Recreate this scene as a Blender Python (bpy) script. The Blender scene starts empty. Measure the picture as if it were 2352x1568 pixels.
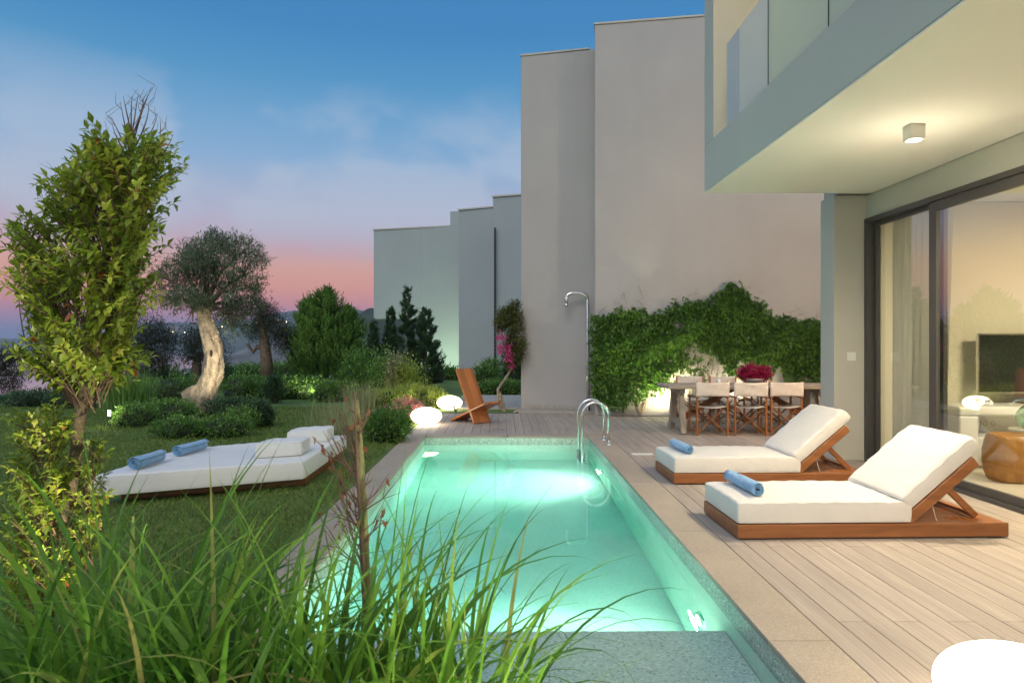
import bpy, bmesh, math, random
import numpy as np
from mathutils import Vector, Matrix
R = math.radians
SC = bpy.context.scene
COL = SC.collection
rng = np.random.default_rng(7)
random.seed(7)
PX0, PY0, F, H = 1158.0, 784.0, 1568.0, 1.5      # measured vanishing point, focal length and eye height

# ------------------------------------------------------------------ camera, sky, exposure
cam = bpy.data.objects.new('camera', bpy.data.cameras.new('camera'))
COL.objects.link(cam)
cam.location = (0, 0, H); cam.rotation_euler = (R(90), 0, 0)
cam.data.lens = 24; cam.data.sensor_width = 36; cam.data.shift_x = 0.00765
cam.data.clip_start = 0.05; cam.data.clip_end = 30000
cam.data.dof.use_dof = True; cam.data.dof.focus_distance = 8.0; cam.data.dof.aperture_fstop = 6.3
SC.camera = cam
SC.view_settings.view_transform = 'Standard'; SC.view_settings.look = 'None'
SC.view_settings.gamma = 1; SC.view_settings.exposure = 0.0
SC.render.engine = 'CYCLES'
c = SC.cycles
c.use_denoising = True; c.max_bounces = 10; c.diffuse_bounces = 4; c.glossy_bounces = 4
c.transmission_bounces = 8; c.transparent_max_bounces = 16; c.volume_bounces = 0
c.sample_clamp_indirect = 40.0; c.caustics_reflective = False; c.caustics_refractive = True
c.blur_glossy = 0.5; c.use_light_tree = True

def lin(h):
    h = h.lstrip('#'); o = []
    for i in (0, 2, 4):
        s = int(h[i:i+2], 16) / 255
        o.append(s / 12.92 if s <= .04045 else ((s + .055) / 1.055) ** 2.4)
    return (*o, 1)

world = bpy.data.worlds.new('World'); SC.world = world; world.use_nodes = True
def build_sky():
    nt = world.node_tree; N = nt.nodes; L = nt.links; N.clear()
    out = N.new('ShaderNodeOutputWorld'); bg = N.new('ShaderNodeBackground'); L.new(bg.outputs[0], out.inputs[0])
    bg.inputs[1].default_value = 1.1
    tc = N.new('ShaderNodeTexCoord'); sep = N.new('ShaderNodeSeparateXYZ'); L.new(tc.outputs['Generated'], sep.inputs[0])
    ramp = N.new('ShaderNodeValToRGB'); L.new(sep.outputs[2], ramp.inputs[0])
    stops = [(0.0, '#5F6F98'), (.018, '#7E7AA2'), (.034, '#B87C98'), (.05, '#D98788'), (.073, '#E29680'), (.103, '#DAA292'),
             (.127, '#C7A4AC'), (.147, '#BBA9BB'), (.177, '#AFB0C7'), (.205, '#A1AFCA'), (.247, '#86AACE'), (.304, '#6A9EC8'),
             (.35, '#5091C0'), (.41, '#3F82B9'), (.55, '#3A78B4')]
    e = ramp.color_ramp.elements
    while len(e) < len(stops): e.new(0.5)
    for el, (p, h) in zip(e, stops): el.position = p; el.color = lin(h)
    # thin clouds
    mp = N.new('ShaderNodeMapping'); L.new(tc.outputs['Generated'], mp.inputs[0]); mp.inputs['Scale'].default_value = (1, 1, 1.5)
    mp.inputs['Location'].default_value = (0.3, .4, .25)
    nz = N.new('ShaderNodeTexNoise'); nz.inputs['Scale'].default_value = 4.4; nz.inputs['Detail'].default_value = 9; nz.inputs['Roughness'].default_value = .5
    L.new(mp.outputs[0], nz.inputs[0])
    r2 = N.new('ShaderNodeMapRange'); r2.inputs[1].default_value = .45; r2.inputs[2].default_value = .56; r2.interpolation_type = 'SMOOTHSTEP'
    L.new(nz.outputs[0], r2.inputs[0])
    band = N.new('ShaderNodeValToRGB'); L.new(sep.outputs[2], band.inputs[0])
    be = band.color_ramp.elements
    for _ in range(2): be.new(.5)
    for el, (p, v) in zip(be, [(.10, 0), (.17, 1), (.27, .9), (.36, 0)]): el.position = p; el.color = (v, v, v, 1)
    m1 = N.new('ShaderNodeMath'); m1.operation = 'MULTIPLY'; L.new(r2.outputs[0], m1.inputs[0]); L.new(band.outputs[0], m1.inputs[1])
    m2 = N.new('ShaderNodeMath'); m2.operation = 'MULTIPLY'; L.new(m1.outputs[0], m2.inputs[0]); m2.inputs[1].default_value = .50
    cm = N.new('ShaderNodeMix'); cm.data_type = 'RGBA'; L.new(m2.outputs[0], cm.inputs[0]); L.new(ramp.outputs[0], cm.inputs[6])
    cm.inputs[7].default_value = lin('#B6C1D2')
    # the bright twilight overhead and behind the photographer
    mr = N.new('ShaderNodeMapRange'); mr.inputs[1].default_value = .50; mr.inputs[2].default_value = -.35; mr.interpolation_type = 'SMOOTHSTEP'
    L.new(sep.outputs[1], mr.inputs[0])
    bm = N.new('ShaderNodeMix'); bm.data_type = 'RGBA'; L.new(mr.outputs[0], bm.inputs[0]); L.new(cm.outputs[2], bm.inputs[6])
    bm.inputs[7].default_value = (.62, .72, .84, 1)
    # below the horizon
    mg = N.new('ShaderNodeMapRange'); mg.inputs[1].default_value = 0.0; mg.inputs[2].default_value = -.02; L.new(sep.outputs[2], mg.inputs[0])
    gm = N.new('ShaderNodeMix'); gm.data_type = 'RGBA'; L.new(mg.outputs[0], gm.inputs[0]); L.new(bm.outputs[2], gm.inputs[6])
    gm.inputs[7].default_value = lin('#5F6F98')
    L.new(gm.outputs[2], bg.inputs[0])
build_sky()

def sun():
    l = bpy.data.lights.new('sun', 'SUN'); l.energy = 0.9; l.angle = R(25); l.color = (1.0, .89, .80)  # soft fill added from behind the viewpoint; the sun itself has set
    o = bpy.data.objects.new('sun', l); COL.objects.link(o)
    o.rotation_euler = Vector((.25, 1, -.75)).to_track_quat('-Z', 'Y').to_euler()
sun()

# ------------------------------------------------------------------ helpers
def W(px, py, Z): return ((px - PX0) * Z / F, Z, H - (py - PY0) * Z / F)
def G(px, py, z=0.0):
    Z = (H - z) * F / (py - PY0); return ((px - PX0) * Z / F, Z, z)

def thing(name, label, cat, loc=(0, 0, 0), rz=0.0, group=None, kind=None):
    o = bpy.data.objects.new(name, None); COL.objects.link(o)
    o.location = loc; o.rotation_euler = (0, 0, rz); o.empty_display_size = .1
    tag(o, label, cat, group, kind); return o
def tag(o, label, cat, group=None, kind=None):
    if label: o['label'] = label
    if cat: o['category'] = cat
    if group: o['group'] = group
    if kind: o['kind'] = kind
    return o
def copy_tree(o, parent=None):
    c = o.copy(); COL.objects.link(c); c.parent = parent
    for ch in list(o.children): copy_tree(ch, c)
    return c

class MB:
    """collects polygons; build() links them as one mesh object"""
    def __init__(s): s.v = []; s.f = []
    def add(s, vs, fs):
        n = len(s.v); s.v += [tuple(map(float, p)) for p in vs]; s.f += [tuple(n + i for i in f) for f in fs]; return s
    def box(s, x0, x1, y0, y1, z0, z1):
        return s.add([(x0,y0,z0),(x1,y0,z0),(x1,y1,z0),(x0,y1,z0),(x0,y0,z1),(x1,y0,z1),(x1,y1,z1),(x0,y1,z1)],
                     [(0,3,2,1),(4,5,6,7),(0,1,5,4),(1,2,6,5),(2,3,7,6),(3,0,4,7)])
    def prism(s, poly, z0, z1):
        n = len(poly)
        return s.add([(x, y, z0) for x, y in poly] + [(x, y, z1) for x, y in poly],
                     [tuple(range(n))[::-1], tuple(range(n, 2*n))] + [(i, (i+1) % n, n+(i+1) % n, n+i) for i in range(n)])
    def beam(s, a, b, w, h, up=(0, 0, 1)):
        a = Vector(a); b = Vector(b); d = (b-a).normalized(); u = Vector(up)
        if abs(d.dot(u)) > .98: u = Vector((0, 1, 0))
        x = d.cross(u).normalized(); y = x.cross(d).normalized(); vs = []
        for p in (a, b):
            for sx, sy in ((-1,-1),(1,-1),(1,1),(-1,1)): vs.append(p + x*sx*w/2 + y*sy*h/2)
        return s.add(vs, [(0,1,2,3),(7,6,5,4),(0,4,5,1),(1,5,6,2),(2,6,7,3),(3,7,4,0)])
    def tube(s, pts, rad, n=10, cap=True, squash=None):
        pts = [Vector(p) for p in pts]; m = len(pts)
        if not hasattr(rad, '__len__'): rad = [rad]*m
        ref = Vector((0, 0, 1)); d0 = (pts[1]-pts[0]).normalized()
        if abs(d0.dot(ref)) > .9: ref = Vector((0, 1, 0))
        x = d0.cross(ref).normalized(); vs = []; fs = []
        for i, p in enumerate(pts):
            d = (pts[min(i+1, m-1)] - pts[max(i-1, 0)]).normalized()
            x = (x - d*x.dot(d)).normalized(); y = d.cross(x)
            for k in range(n):
                a = 2*math.pi*k/n; vs.append(p + (x*math.cos(a) + y*math.sin(a))*rad[i])
        for i in range(m-1):
            for k in range(n): fs.append((i*n+k, i*n+(k+1) % n, (i+1)*n+(k+1) % n, (i+1)*n+k))
        if cap: fs += [tuple(range(n))[::-1], tuple(range((m-1)*n, m*n))]
        return s.add(vs, fs)
    def lathe(s, prof, cx=0, cy=0, n=32, cap=True):
        m = len(prof); vs = []; fs = []
        for r, z in prof:
            for k in range(n):
                a = 2*math.pi*k/n; vs.append((cx + r*math.cos(a), cy + r*math.sin(a), z))
        for i in range(m-1):
            for k in range(n): fs.append((i*n+k, i*n+(k+1) % n, (i+1)*n+(k+1) % n, (i+1)*n+k))
        if cap: fs += [tuple(range(n))[::-1], tuple(range((m-1)*n, m*n))]
        return s.add(vs, fs)
    def ellipsoid(s, c, r, n=24, m=14, bump=0, seed=0):
        vs = []; fs = []; rr = random.Random(seed); ph = [rr.random()*6 for _ in range(6)]
        for i in range(m+1):
            t = math.pi*i/m
            for k in range(n):
                a = 2*math.pi*k/n
                q = 1 + bump*(math.sin(3*a+ph[0])*math.sin(2*t+ph[1]) + .6*math.sin(5*a+ph[2])*math.sin(5*t+ph[3]))
                vs.append((c[0]+r[0]*q*math.sin(t)*math.cos(a), c[1]+r[1]*q*math.sin(t)*math.sin(a), c[2]-r[2]*q*math.cos(t)))
        for i in range(m):
            for k in range(n): fs.append((i*n+k, i*n+(k+1) % n, (i+1)*n+(k+1) % n, (i+1)*n+k))
        return s.add(vs, fs)
    def build(s, name, mat, parent=None, smooth=False, bevel=0, seg=2, world=True, sub=0, angle=None):
        me = bpy.data.meshes.new(name)
        v = s.v
        if parent is not None and world:
            mi = Matrix.LocRotScale(parent_world(parent)[0], parent_world(parent)[1], None).inverted()
            v = [tuple(mi @ Vector(p)) for p in v]
        me.from_pydata(v, [], s.f); me.update()
        me.materials.append(mat)
        o = bpy.data.objects.new(name, me); COL.objects.link(o); o.parent = parent
        if smooth: me.shade_smooth()
        if bevel:
            b = o.modifiers.new('bevel', 'BEVEL'); b.width = bevel; b.segments = seg; b.limit_method = 'ANGLE'; b.angle_limit = R(40)
            me.shade_smooth(); w = o.modifiers.new('wn', 'WEIGHTED_NORMAL')
        if sub: q = o.modifiers.new('s', 'SUBSURF'); q.levels = q.render_levels = sub
        return o
def parent_world(p):
    loc = Vector((0, 0, 0)); rz = 0
    while p is not None:
        l = Vector(p.location)
        if p.parent is not None: l = Matrix.Rotation(p.parent.rotation_euler.z, 3, 'Z') @ l
        loc = loc + l; rz += p.rotation_euler.z; p = p.parent
    return loc, Matrix.Rotation(rz, 3, 'Z').to_quaternion()

def qmesh(name, V, Fq, mat, parent=None, tint=None, smooth=False):
    """fast mesh from numpy arrays of quads, moved into the parent's frame"""
    V = np.asarray(V, float).reshape(-1, 3)
    if parent is not None:
        loc, q = parent_world(parent); V = (V - np.array(loc)) @ np.array(q.to_matrix())
    Fq = np.asarray(Fq, np.int32); me = bpy.data.meshes.new(name)
    me.vertices.add(len(V)); me.vertices.foreach_set('co', V.ravel().astype(np.float32))
    nf, k = Fq.shape
    me.loops.add(nf*k); me.loops.foreach_set('vertex_index', Fq.ravel())
    me.polygons.add(nf); me.polygons.foreach_set('loop_start', np.arange(0, nf*k, k, dtype=np.int32))
    me.polygons.foreach_set('loop_total', np.full(nf, k, np.int32))
    me.update(calc_edges=True); me.validate()
    if tint is not None:
        a = me.attributes.new('tint', 'FLOAT', 'FACE')
        if len(me.polygons) == nf: a.data.foreach_set('value', np.asarray(tint, np.float32))
    if smooth: me.polygons.foreach_set('use_smooth', np.ones(len(me.polygons), bool))
    me.materials.append(mat)
    o = bpy.data.objects.new(name, me); COL.objects.link(o); o.parent = parent
    return o

# ------------------------------------------------------------------ materials
def new_mat(name):
    m = bpy.data.materials.new(name); m.use_nodes = True; nt = m.node_tree; nt.nodes.clear()
    o = nt.nodes.new('ShaderNodeOutputMaterial'); b = nt.nodes.new('ShaderNodeBsdfPrincipled'); nt.links.new(b.outputs[0], o.inputs[0])
    return m, nt.nodes, nt.links, b, o
def c4(c): return (c[0], c[1], c[2], 1)
def M(name, col, rough=.6, var=.12, scale=3.0, bump=0.0, bscale=60.0, metal=0.0, spec=.5, island=0.0, det=6, stretch=None, sheen=0, bdist=.01, streak=0):
    m, N, L, b, o = new_mat(name)
    tc = N.new('ShaderNodeTexCoord'); src = tc.outputs['Object']
    if stretch:
        mp = N.new('ShaderNodeMapping'); mp.inputs['Scale'].default_value = stretch; L.new(src, mp.inputs[0]); src = mp.outputs[0]
    nz = N.new('ShaderNodeTexNoise'); nz.inputs['Scale'].default_value = scale; nz.inputs['Detail'].default_value = det; L.new(src, nz.inputs[0])
    mr = N.new('ShaderNodeMapRange'); mr.inputs[1].default_value = .25; mr.inputs[2].default_value = .75
    mr.inputs[3].default_value = 1-var; mr.inputs[4].default_value = 1+var; L.new(nz.outputs[0], mr.inputs[0])
    fac = mr.outputs[0]
    if streak:          # rain marks and trowel patches
        ms = N.new('ShaderNodeMapping'); ms.inputs['Scale'].default_value = (3.5, 3.5, .22); L.new(tc.outputs['Object'], ms.inputs[0])
        ns = N.new('ShaderNodeTexNoise'); ns.inputs['Scale'].default_value = 1.6; ns.inputs['Detail'].default_value = 8; L.new(ms.outputs[0], ns.inputs[0])
        rs = N.new('ShaderNodeMapRange'); rs.inputs[1].default_value = .35; rs.inputs[2].default_value = .65; rs.inputs[3].default_value = 1-streak; rs.inputs[4].default_value = 1+streak*.5; L.new(ns.outputs[0], rs.inputs[0])
        q = N.new('ShaderNodeMath'); q.operation = 'MULTIPLY'; L.new(fac, q.inputs[0]); L.new(rs.outputs[0], q.inputs[1]); fac = q.outputs[0]
    if island:
        g = N.new('ShaderNodeNewGeometry'); m3 = N.new('ShaderNodeMapRange'); L.new(g.outputs['Random Per Island'], m3.inputs[0])
        m3.inputs[3].default_value = 1-island; m3.inputs[4].default_value = 1+island
        mm = N.new('ShaderNodeMath'); mm.operation = 'MULTIPLY'; L.new(fac, mm.inputs[0]); L.new(m3.outputs[0], mm.inputs[1]); fac = mm.outputs[0]
    vm = N.new('ShaderNodeVectorMath'); vm.operation = 'SCALE'; vm.inputs[0].default_value = col[:3]; L.new(fac, vm.inputs[3])
    L.new(vm.outputs[0], b.inputs['Base Color'])
    b.inputs['Roughness'].default_value = rough; b.inputs['Metallic'].default_value = metal; b.inputs['Specular IOR Level'].default_value = spec
    if sheen: b.inputs['Sheen Weight'].default_value = sheen
    if bump:
        n2 = N.new('ShaderNodeTexNoise'); n2.inputs['Scale'].default_value = bscale; n2.inputs['Detail'].default_value = 4; L.new(tc.outputs['Object'], n2.inputs[0])
        bp = N.new('ShaderNodeBump'); bp.inputs['Strength'].default_value = bump; bp.inputs['Distance'].default_value = bdist
        L.new(n2.outputs[0], bp.inputs['Height']); L.new(bp.outputs[0], b.inputs['Normal'])
    return m
def wood(name, c1, c2, axis='x', rough=.45, ring=9.0, island=.15, spec=.5, plank=None):
    """long grain along an axis of the object; optional glued staves of width plank"""
    m, N, L, b, o = new_mat(name)
    tc = N.new('ShaderNodeTexCoord'); mp = N.new('ShaderNodeMapping'); L.new(tc.outputs['Object'], mp.inputs[0])
    s = {'x': (.6, ring, ring), 'y': (ring, .6, ring), 'z': (ring, ring, .6)}[axis]; mp.inputs['Scale'].default_value = s
    nz = N.new('ShaderNodeTexNoise'); nz.inputs['Scale'].default_value = 2.2; nz.inputs['Detail'].default_value = 8; nz.inputs['Distortion'].default_value = .6
    L.new(mp.outputs[0], nz.inputs[0])
    fine = N.new('ShaderNodeTexNoise'); fine.inputs['Scale'].default_value = 14; fine.inputs['Detail'].default_value = 3; L.new(mp.outputs[0], fine.inputs[0])
    g = N.new('ShaderNodeNewGeometry')
    ad = N.new('ShaderNodeMath'); ad.operation = 'MULTIPLY_ADD'; L.new(fine.outputs[0], ad.inputs[0]); ad.inputs[1].default_value = .35; L.new(nz.outputs[0], ad.inputs[2])
    ad2 = N.new('ShaderNodeMath'); ad2.operation = 'MULTIPLY_ADD'; L.new(g.outputs['Random Per Island'], ad2.inputs[0]); ad2.inputs[1].default_value = island*2; L.new(ad.outputs[0], ad2.inputs[2])
    last = ad2.outputs[0]
    if plank:
        sp = N.new('ShaderNodeSeparateXYZ'); L.new(tc.outputs['Object'], sp.inputs[0])
        dv = N.new('ShaderNodeMath'); dv.operation = 'DIVIDE'; L.new(sp.outputs[0], dv.inputs[0]); dv.inputs[1].default_value = plank
        fl = N.new('ShaderNodeMath'); fl.operation = 'FLOOR'; L.new(dv.outputs[0], fl.inputs[0])
        wn = N.new('ShaderNodeTexWhiteNoise'); wn.noise_dimensions = '1D'; L.new(fl.outputs[0], wn.inputs['W'])
        a3 = N.new('ShaderNodeMath'); a3.operation = 'MULTIPLY_ADD'; L.new(wn.outputs[0], a3.inputs[0]); a3.inputs[1].default_value = .4; L.new(last, a3.inputs[2]); last = a3.outputs[0]
    mr = N.new('ShaderNodeMapRange'); mr.inputs[1].default_value = .45; mr.inputs[2].default_value = 1.0 + (.4 if plank else 0); L.new(last, mr.inputs[0])
    mx = N.new('ShaderNodeMix'); mx.data_type = 'RGBA'; mx.inputs[6].default_value = c4(c1); mx.inputs[7].default_value = c4(c2); L.new(mr.outputs[0], mx.inputs[0])
    L.new(mx.outputs[2], b.inputs['Base Color']); b.inputs['Roughness'].default_value = rough; b.inputs['Specular IOR Level'].default_value = spec
    bp = N.new('ShaderNodeBump'); bp.inputs['Strength'].default_value = .12; bp.inputs['Distance'].default_value = .004; L.new(ad.outputs[0], bp.inputs['Height']); L.new(bp.outputs[0], b.inputs['Normal'])
    return m
def leafmat(name, cols, rough=.45, trans=.35, spec=.4):
    """leaf colour picked per leaf from a small ramp, with light passing through"""
    m, N, L, b, o = new_mat(name)
    at = N.new('ShaderNodeAttribute'); at.attribute_name = 'tint'
    rp = N.new('ShaderNodeValToRGB'); L.new(at.outputs['Fac'], rp.inputs[0]); e = rp.color_ramp.elements
    while len(e) < len(cols): e.new(.5)
    for i, (el, cc) in enumerate(zip(e, cols)):
        el.position = cc[3] if len(cc) > 3 else i/(len(cols)-1); el.color = c4(cc)
    L.new(rp.outputs[0], b.inputs['Base Color']); b.inputs['Roughness'].default_value = rough; b.inputs['Specular IOR Level'].default_value = spec
    tr = N.new('ShaderNodeBsdfTranslucent'); 
    hs = N.new('ShaderNodeHueSaturation'); hs.inputs['Value'].default_value = 1.5; L.new(rp.outputs[0], hs.inputs['Color']); L.new(hs.outputs[0], tr.inputs[0])
    mx = N.new('ShaderNodeMixShader'); mx.inputs[0].default_value = trans; L.new(b.outputs[0], mx.inputs[1]); L.new(tr.outputs[0], mx.inputs[2]); L.new(mx.outputs[0], o.inputs[0])
    return m
def emit(name, col, s):
    m, N, L, b, o = new_mat(name); b.inputs['Base Color'].default_value = (.8, .8, .8, 1)
    b.inputs['Emission Color'].default_value = c4(col); b.inputs['Emission Strength'].default_value = s; return m
def glass(name, tint=(.97, .99, .98), ior=1.5, rough=0.0, frost=0.0, frostcol=(.8, .82, .85), boost=1.0):
    """thin pane: see-through plus its mirror image"""
    m, N, L, b, o = new_mat(name); N.remove(b)
    t = N.new('ShaderNodeBsdfTransparent'); t.inputs[0].default_value = c4(tint)
    g = N.new('ShaderNodeBsdfGlossy'); g.inputs['Roughness'].default_value = rough
    geo = N.new('ShaderNodeNewGeometry'); dt = N.new('ShaderNodeVectorMath'); dt.operation = 'DOT_PRODUCT'
    L.new(geo.outputs['Normal'], dt.inputs[0]); L.new(geo.outputs['Incoming'], dt.inputs[1])
    def mth(op, x, y=None, clamp=False):
        q = N.new('ShaderNodeMath'); q.operation = op; q.use_clamp = clamp
        for k, w in enumerate((x, y)):
            if w is None: continue
            if hasattr(w, 'default_value') or hasattr(w, 'links'): L.new(w, q.inputs[k])
            else: q.inputs[k].default_value = w
        return q.outputs[0]
    cs = mth('ABSOLUTE', dt.outputs['Value']); om = mth('SUBTRACT', 1.0, cs); p5 = mth('POWER', om, 5.0)
    fz = mth('MULTIPLY', mth('ADD', mth('MULTIPLY', p5, .86), .14), boost, True)      # both faces of the pane reflect
    mm = fz.node
    mx = N.new('ShaderNodeMixShader'); L.new(mm.outputs[0], mx.inputs[0]); L.new(t.outputs[0], mx.inputs[1]); L.new(g.outputs[0], mx.inputs[2])
    last = mx.outputs[0]
    if frost:
        d = N.new('ShaderNodeBsdfDiffuse'); d.inputs[0].default_value = c4(frostcol); tl = N.new('ShaderNodeBsdfTranslucent'); tl.inputs[0].default_value = c4(frostcol)
        m2 = N.new('ShaderNodeMixShader'); m2.inputs[0].default_value = .5; L.new(d.outputs[0], m2.inputs[1]); L.new(tl.outputs[0], m2.inputs[2])
        m3 = N.new('ShaderNodeMixShader'); m3.inputs[0].default_value = frost; L.new(last, m3.inputs[1]); L.new(m2.outputs[0], m3.inputs[2]); last = m3.outputs[0]
    L.new(last, o.inputs[0]); return m
def terrazzo(name, base, dark, light, scale=120, rough=.5, bump=.05):
    m, N, L, b, o = new_mat(name); tc = N.new('ShaderNodeTexCoord')
    v = N.new('ShaderNodeTexVoronoi'); v.inputs['Scale'].default_value = scale; L.new(tc.outputs['Object'], v.inputs[0])
    rp = N.new('ShaderNodeValToRGB'); e = rp.color_ramp.elements; e.new(.5); e.new(.7)
    sc = N.new('ShaderNodeSeparateColor'); L.new(v.outputs['Color'], sc.inputs[0]); L.new(sc.outputs[0], rp.inputs[0])
    for el, (p, cc) in zip(e, [(0, dark), (.22, base), (.7, base), (.95, light)]): el.position = p; el.color = c4(cc)
    nz = N.new('ShaderNodeTexNoise'); nz.inputs['Scale'].default_value = 1.8; nz.inputs['Detail'].default_value = 5; L.new(tc.outputs['Object'], nz.inputs[0])
    mr = N.new('ShaderNodeMapRange'); mr.inputs[3].default_value = .8; mr.inputs[4].default_value = 1.2; L.new(nz.outputs[0], mr.inputs[0])
    vm = N.new('ShaderNodeVectorMath'); vm.operation = 'SCALE'; L.new(rp.outputs[0], vm.inputs[0]); L.new(mr.outputs[0], vm.inputs[3])
    L.new(vm.outputs[0], b.inputs['Base Color']); b.inputs['Roughness'].default_value = rough
    return m

STUCCO = M('stucco', (.40, .38, .365), .92, .07, .7, bump=.5, bscale=70, streak=.012)
STUCCO_H = M('house stucco', (.54, .53, .47), .9, .04, .8, bump=.5, bscale=110)
SOFFIT = M('soffit paint', (.88, .85, .78), .9, .02, .6, bump=.08, bscale=60)
CAP = M('roof coping', (.48, .45, .40), .6, .05)
STUCCO_V = M('villa stucco', (.34, .375, .385), .9, .05, .8, bump=.3, bscale=60, streak=.012)
SKIRT = terrazzo('skirting stone', (.33, .30, .27), (.2, .18, .16), (.5, .47, .42), 60)
COPING = terrazzo('coping stone', (.36, .30, .235), (.27, .22, .175), (.44, .38, .31), 210, .8)
BAND = terrazzo('pool rim terrazzo', (.40, .44, .38), (.10, .12, .10), (.72, .74, .66), 110, .5)
PLASTER = terrazzo('pool plaster', (.78, .84, .75), (.66, .74, .66), (.84, .9, .82), 80, .7)
SHELFM = terrazzo('pool shelf terrazzo', (.62, .72, .66), (.34, .44, .41), (.82, .88, .82), 85, .7)
DECK = M('composite decking', (.35, .295, .25), .7, .16, 2.5, bump=.25, bscale=40, island=.10, stretch=(6, .5, 1))
DECKDARK = M('deck underlay', (.15, .13, .11), .9)
METAL = M('stainless steel', (.78, .77, .74), .14, .05, 3, metal=1)
FRAMEM = M('dark aluminium', (.07, .065, .06), .4, .05, spec=.5)
TEAK = wood('oiled teak', (.155, .050, .015), (.33, .128, .040), 'x', .38)
TEAKZ = wood('oiled teak upright', (.18, .055, .013), (.42, .15, .036), 'z', .35, island=.3)
PLANKW = wood('plank chair wood', (.26, .075, .018), (.56, .21, .055), 'z', .3, ring=7, island=0, plank=.085)
GREYWOOD = wood('weathered table wood', (.20, .16, .12), (.40, .34, .27), 'x', .75)
GREYWOODZ = wood('weathered leg wood', (.22, .17, .12), (.42, .35, .27), 'z', .75)
STOOLW = wood('stool wood', (.20, .08, .018), (.46, .23, .06), 'z', .35, ring=5, island=.2)
CUSHION = M('white cushion fabric', (.66, .63, .585), .9, .04, 4, bump=.6, bscale=14, sheen=.2)
BEDFAB = M('white daybed fabric', (.66, .66, .66), .9, .04, 3, bump=.5, bscale=9, sheen=.2)
CANVAS = M('canvas', (.66, .60, .53), .9, .07, 14, bump=.5, bscale=30)
TOWEL = M('blue towel', (.20, .42, .68), .95, .22, 30, bump=1, bscale=160, sheen=.4)
ROPE = M('cord', (.7, .63, .5), .8)
BARK_O = M('olive bark', (.34, .27, .19), .9, .6, 11, bump=1.0, bscale=13, stretch=(1, 1, .4), bdist=.06)
BARK = M('brown bark', (.13, .095, .065), .9, .4, 14, bump=1, bscale=60)
TWIG = M('dry twig', (.16, .10, .07), .9, .3, 10)
SOIL = M('soil', (.07, .055, .04), .95, .3, 6, bump=1, bscale=20)
WHITE = M('white plastic', (.75, .75, .72), .35, .02)
BLACK = M('black plastic', (.015, .015, .016), .5)

def lamp(kind, name, loc, power, col, parent, size=.1, target=None, spot=None, blend=.5):
    l = bpy.data.lights.new(name, kind); l.energy = power; l.color = col
    if kind == 'AREA': l.size = size
    else: l.shadow_soft_size = size
    if kind == 'SPOT': l.spot_size = R(spot); l.spot_blend = blend
    o = bpy.data.objects.new(name, l); COL.objects.link(o)
    q, rot = parent_world(parent)
    o.parent = parent; o.location = rot.inverted() @ (Vector(loc) - q)
    if target is not None:
        d = rot.inverted() @ (Vector(target) - Vector(loc)); o.rotation_euler = d.to_track_quat('-Z', 'Y').to_euler()
    return o

# ------------------------------------------------------------------ foliage generators (numpy)
def unit(a): return a / np.maximum(np.linalg.norm(a, axis=-1, keepdims=True), 1e-9)
def rvec(n): return unit(rng.normal(size=(n, 3)))
def leaf_geo(P, D, L, Wd, curl=.25, fold=.2, detail=True):
    """P base points, D directions, L lengths, Wd widths -> verts, quads"""
    n = len(P); D = unit(D)
    ref = rvec(n)*.35 + np.array([0, 0, 1.0]); S = unit(np.cross(D, ref)); U = unit(np.cross(S, D))
    L = np.broadcast_to(L, (n,))[:, None]; Wd = np.broadcast_to(Wd, (n,))[:, None]
    b = P; t = P + D*L - U*L*curl
    mid = P + D*L*.48 - U*L*curl*.15
    l = mid - S*Wd/2 + U*Wd*fold; r = mid + S*Wd/2 + U*Wd*fold
    if detail:
        m2 = P + D*L*.78 - U*L*curl*.55; l2 = m2 - S*Wd*.30 + U*Wd*fold*.6; r2 = m2 + S*Wd*.30 + U*Wd*fold*.6
        V = np.stack([b, l, r, mid, l2, r2, t], 1).reshape(-1, 3); i = np.arange(n)[:, None]*7
        Fq = np.concatenate([i+np.array([[0, 2, 3, 1]]), i+np.array([[1, 3, 6, 4]]), i+np.array([[3, 2, 5, 6]])], 1).reshape(-1, 4)
        return V, Fq, 3
    V = np.stack([b, r, t, l], 1).reshape(-1, 3); i = np.arange(n)[:, None]*4
    return V, (i+np.array([[0, 1, 2, 3]])).reshape(-1, 4), 1
def tubes_geo(segs, n=4):
    """segs: list of (points, radii) -> verts, quads"""
    mb = MB()
    for p, r in segs: mb.tube(p, r, n, cap=False)
    return np.array(mb.v), np.array([f for f in mb.f], np.int32)
def lump(u, ph, k=3.0):
    return (np.sin(u[:, 0]*k*1.7+ph)+np.sin(u[:, 1]*k*1.3+ph*2.1)+np.sin(u[:, 2]*k*1.9+ph*.7)+.6*np.sin((u[:, 0]+u[:, 1]-u[:, 2])*k*2.7+ph*3))/3.6
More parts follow.
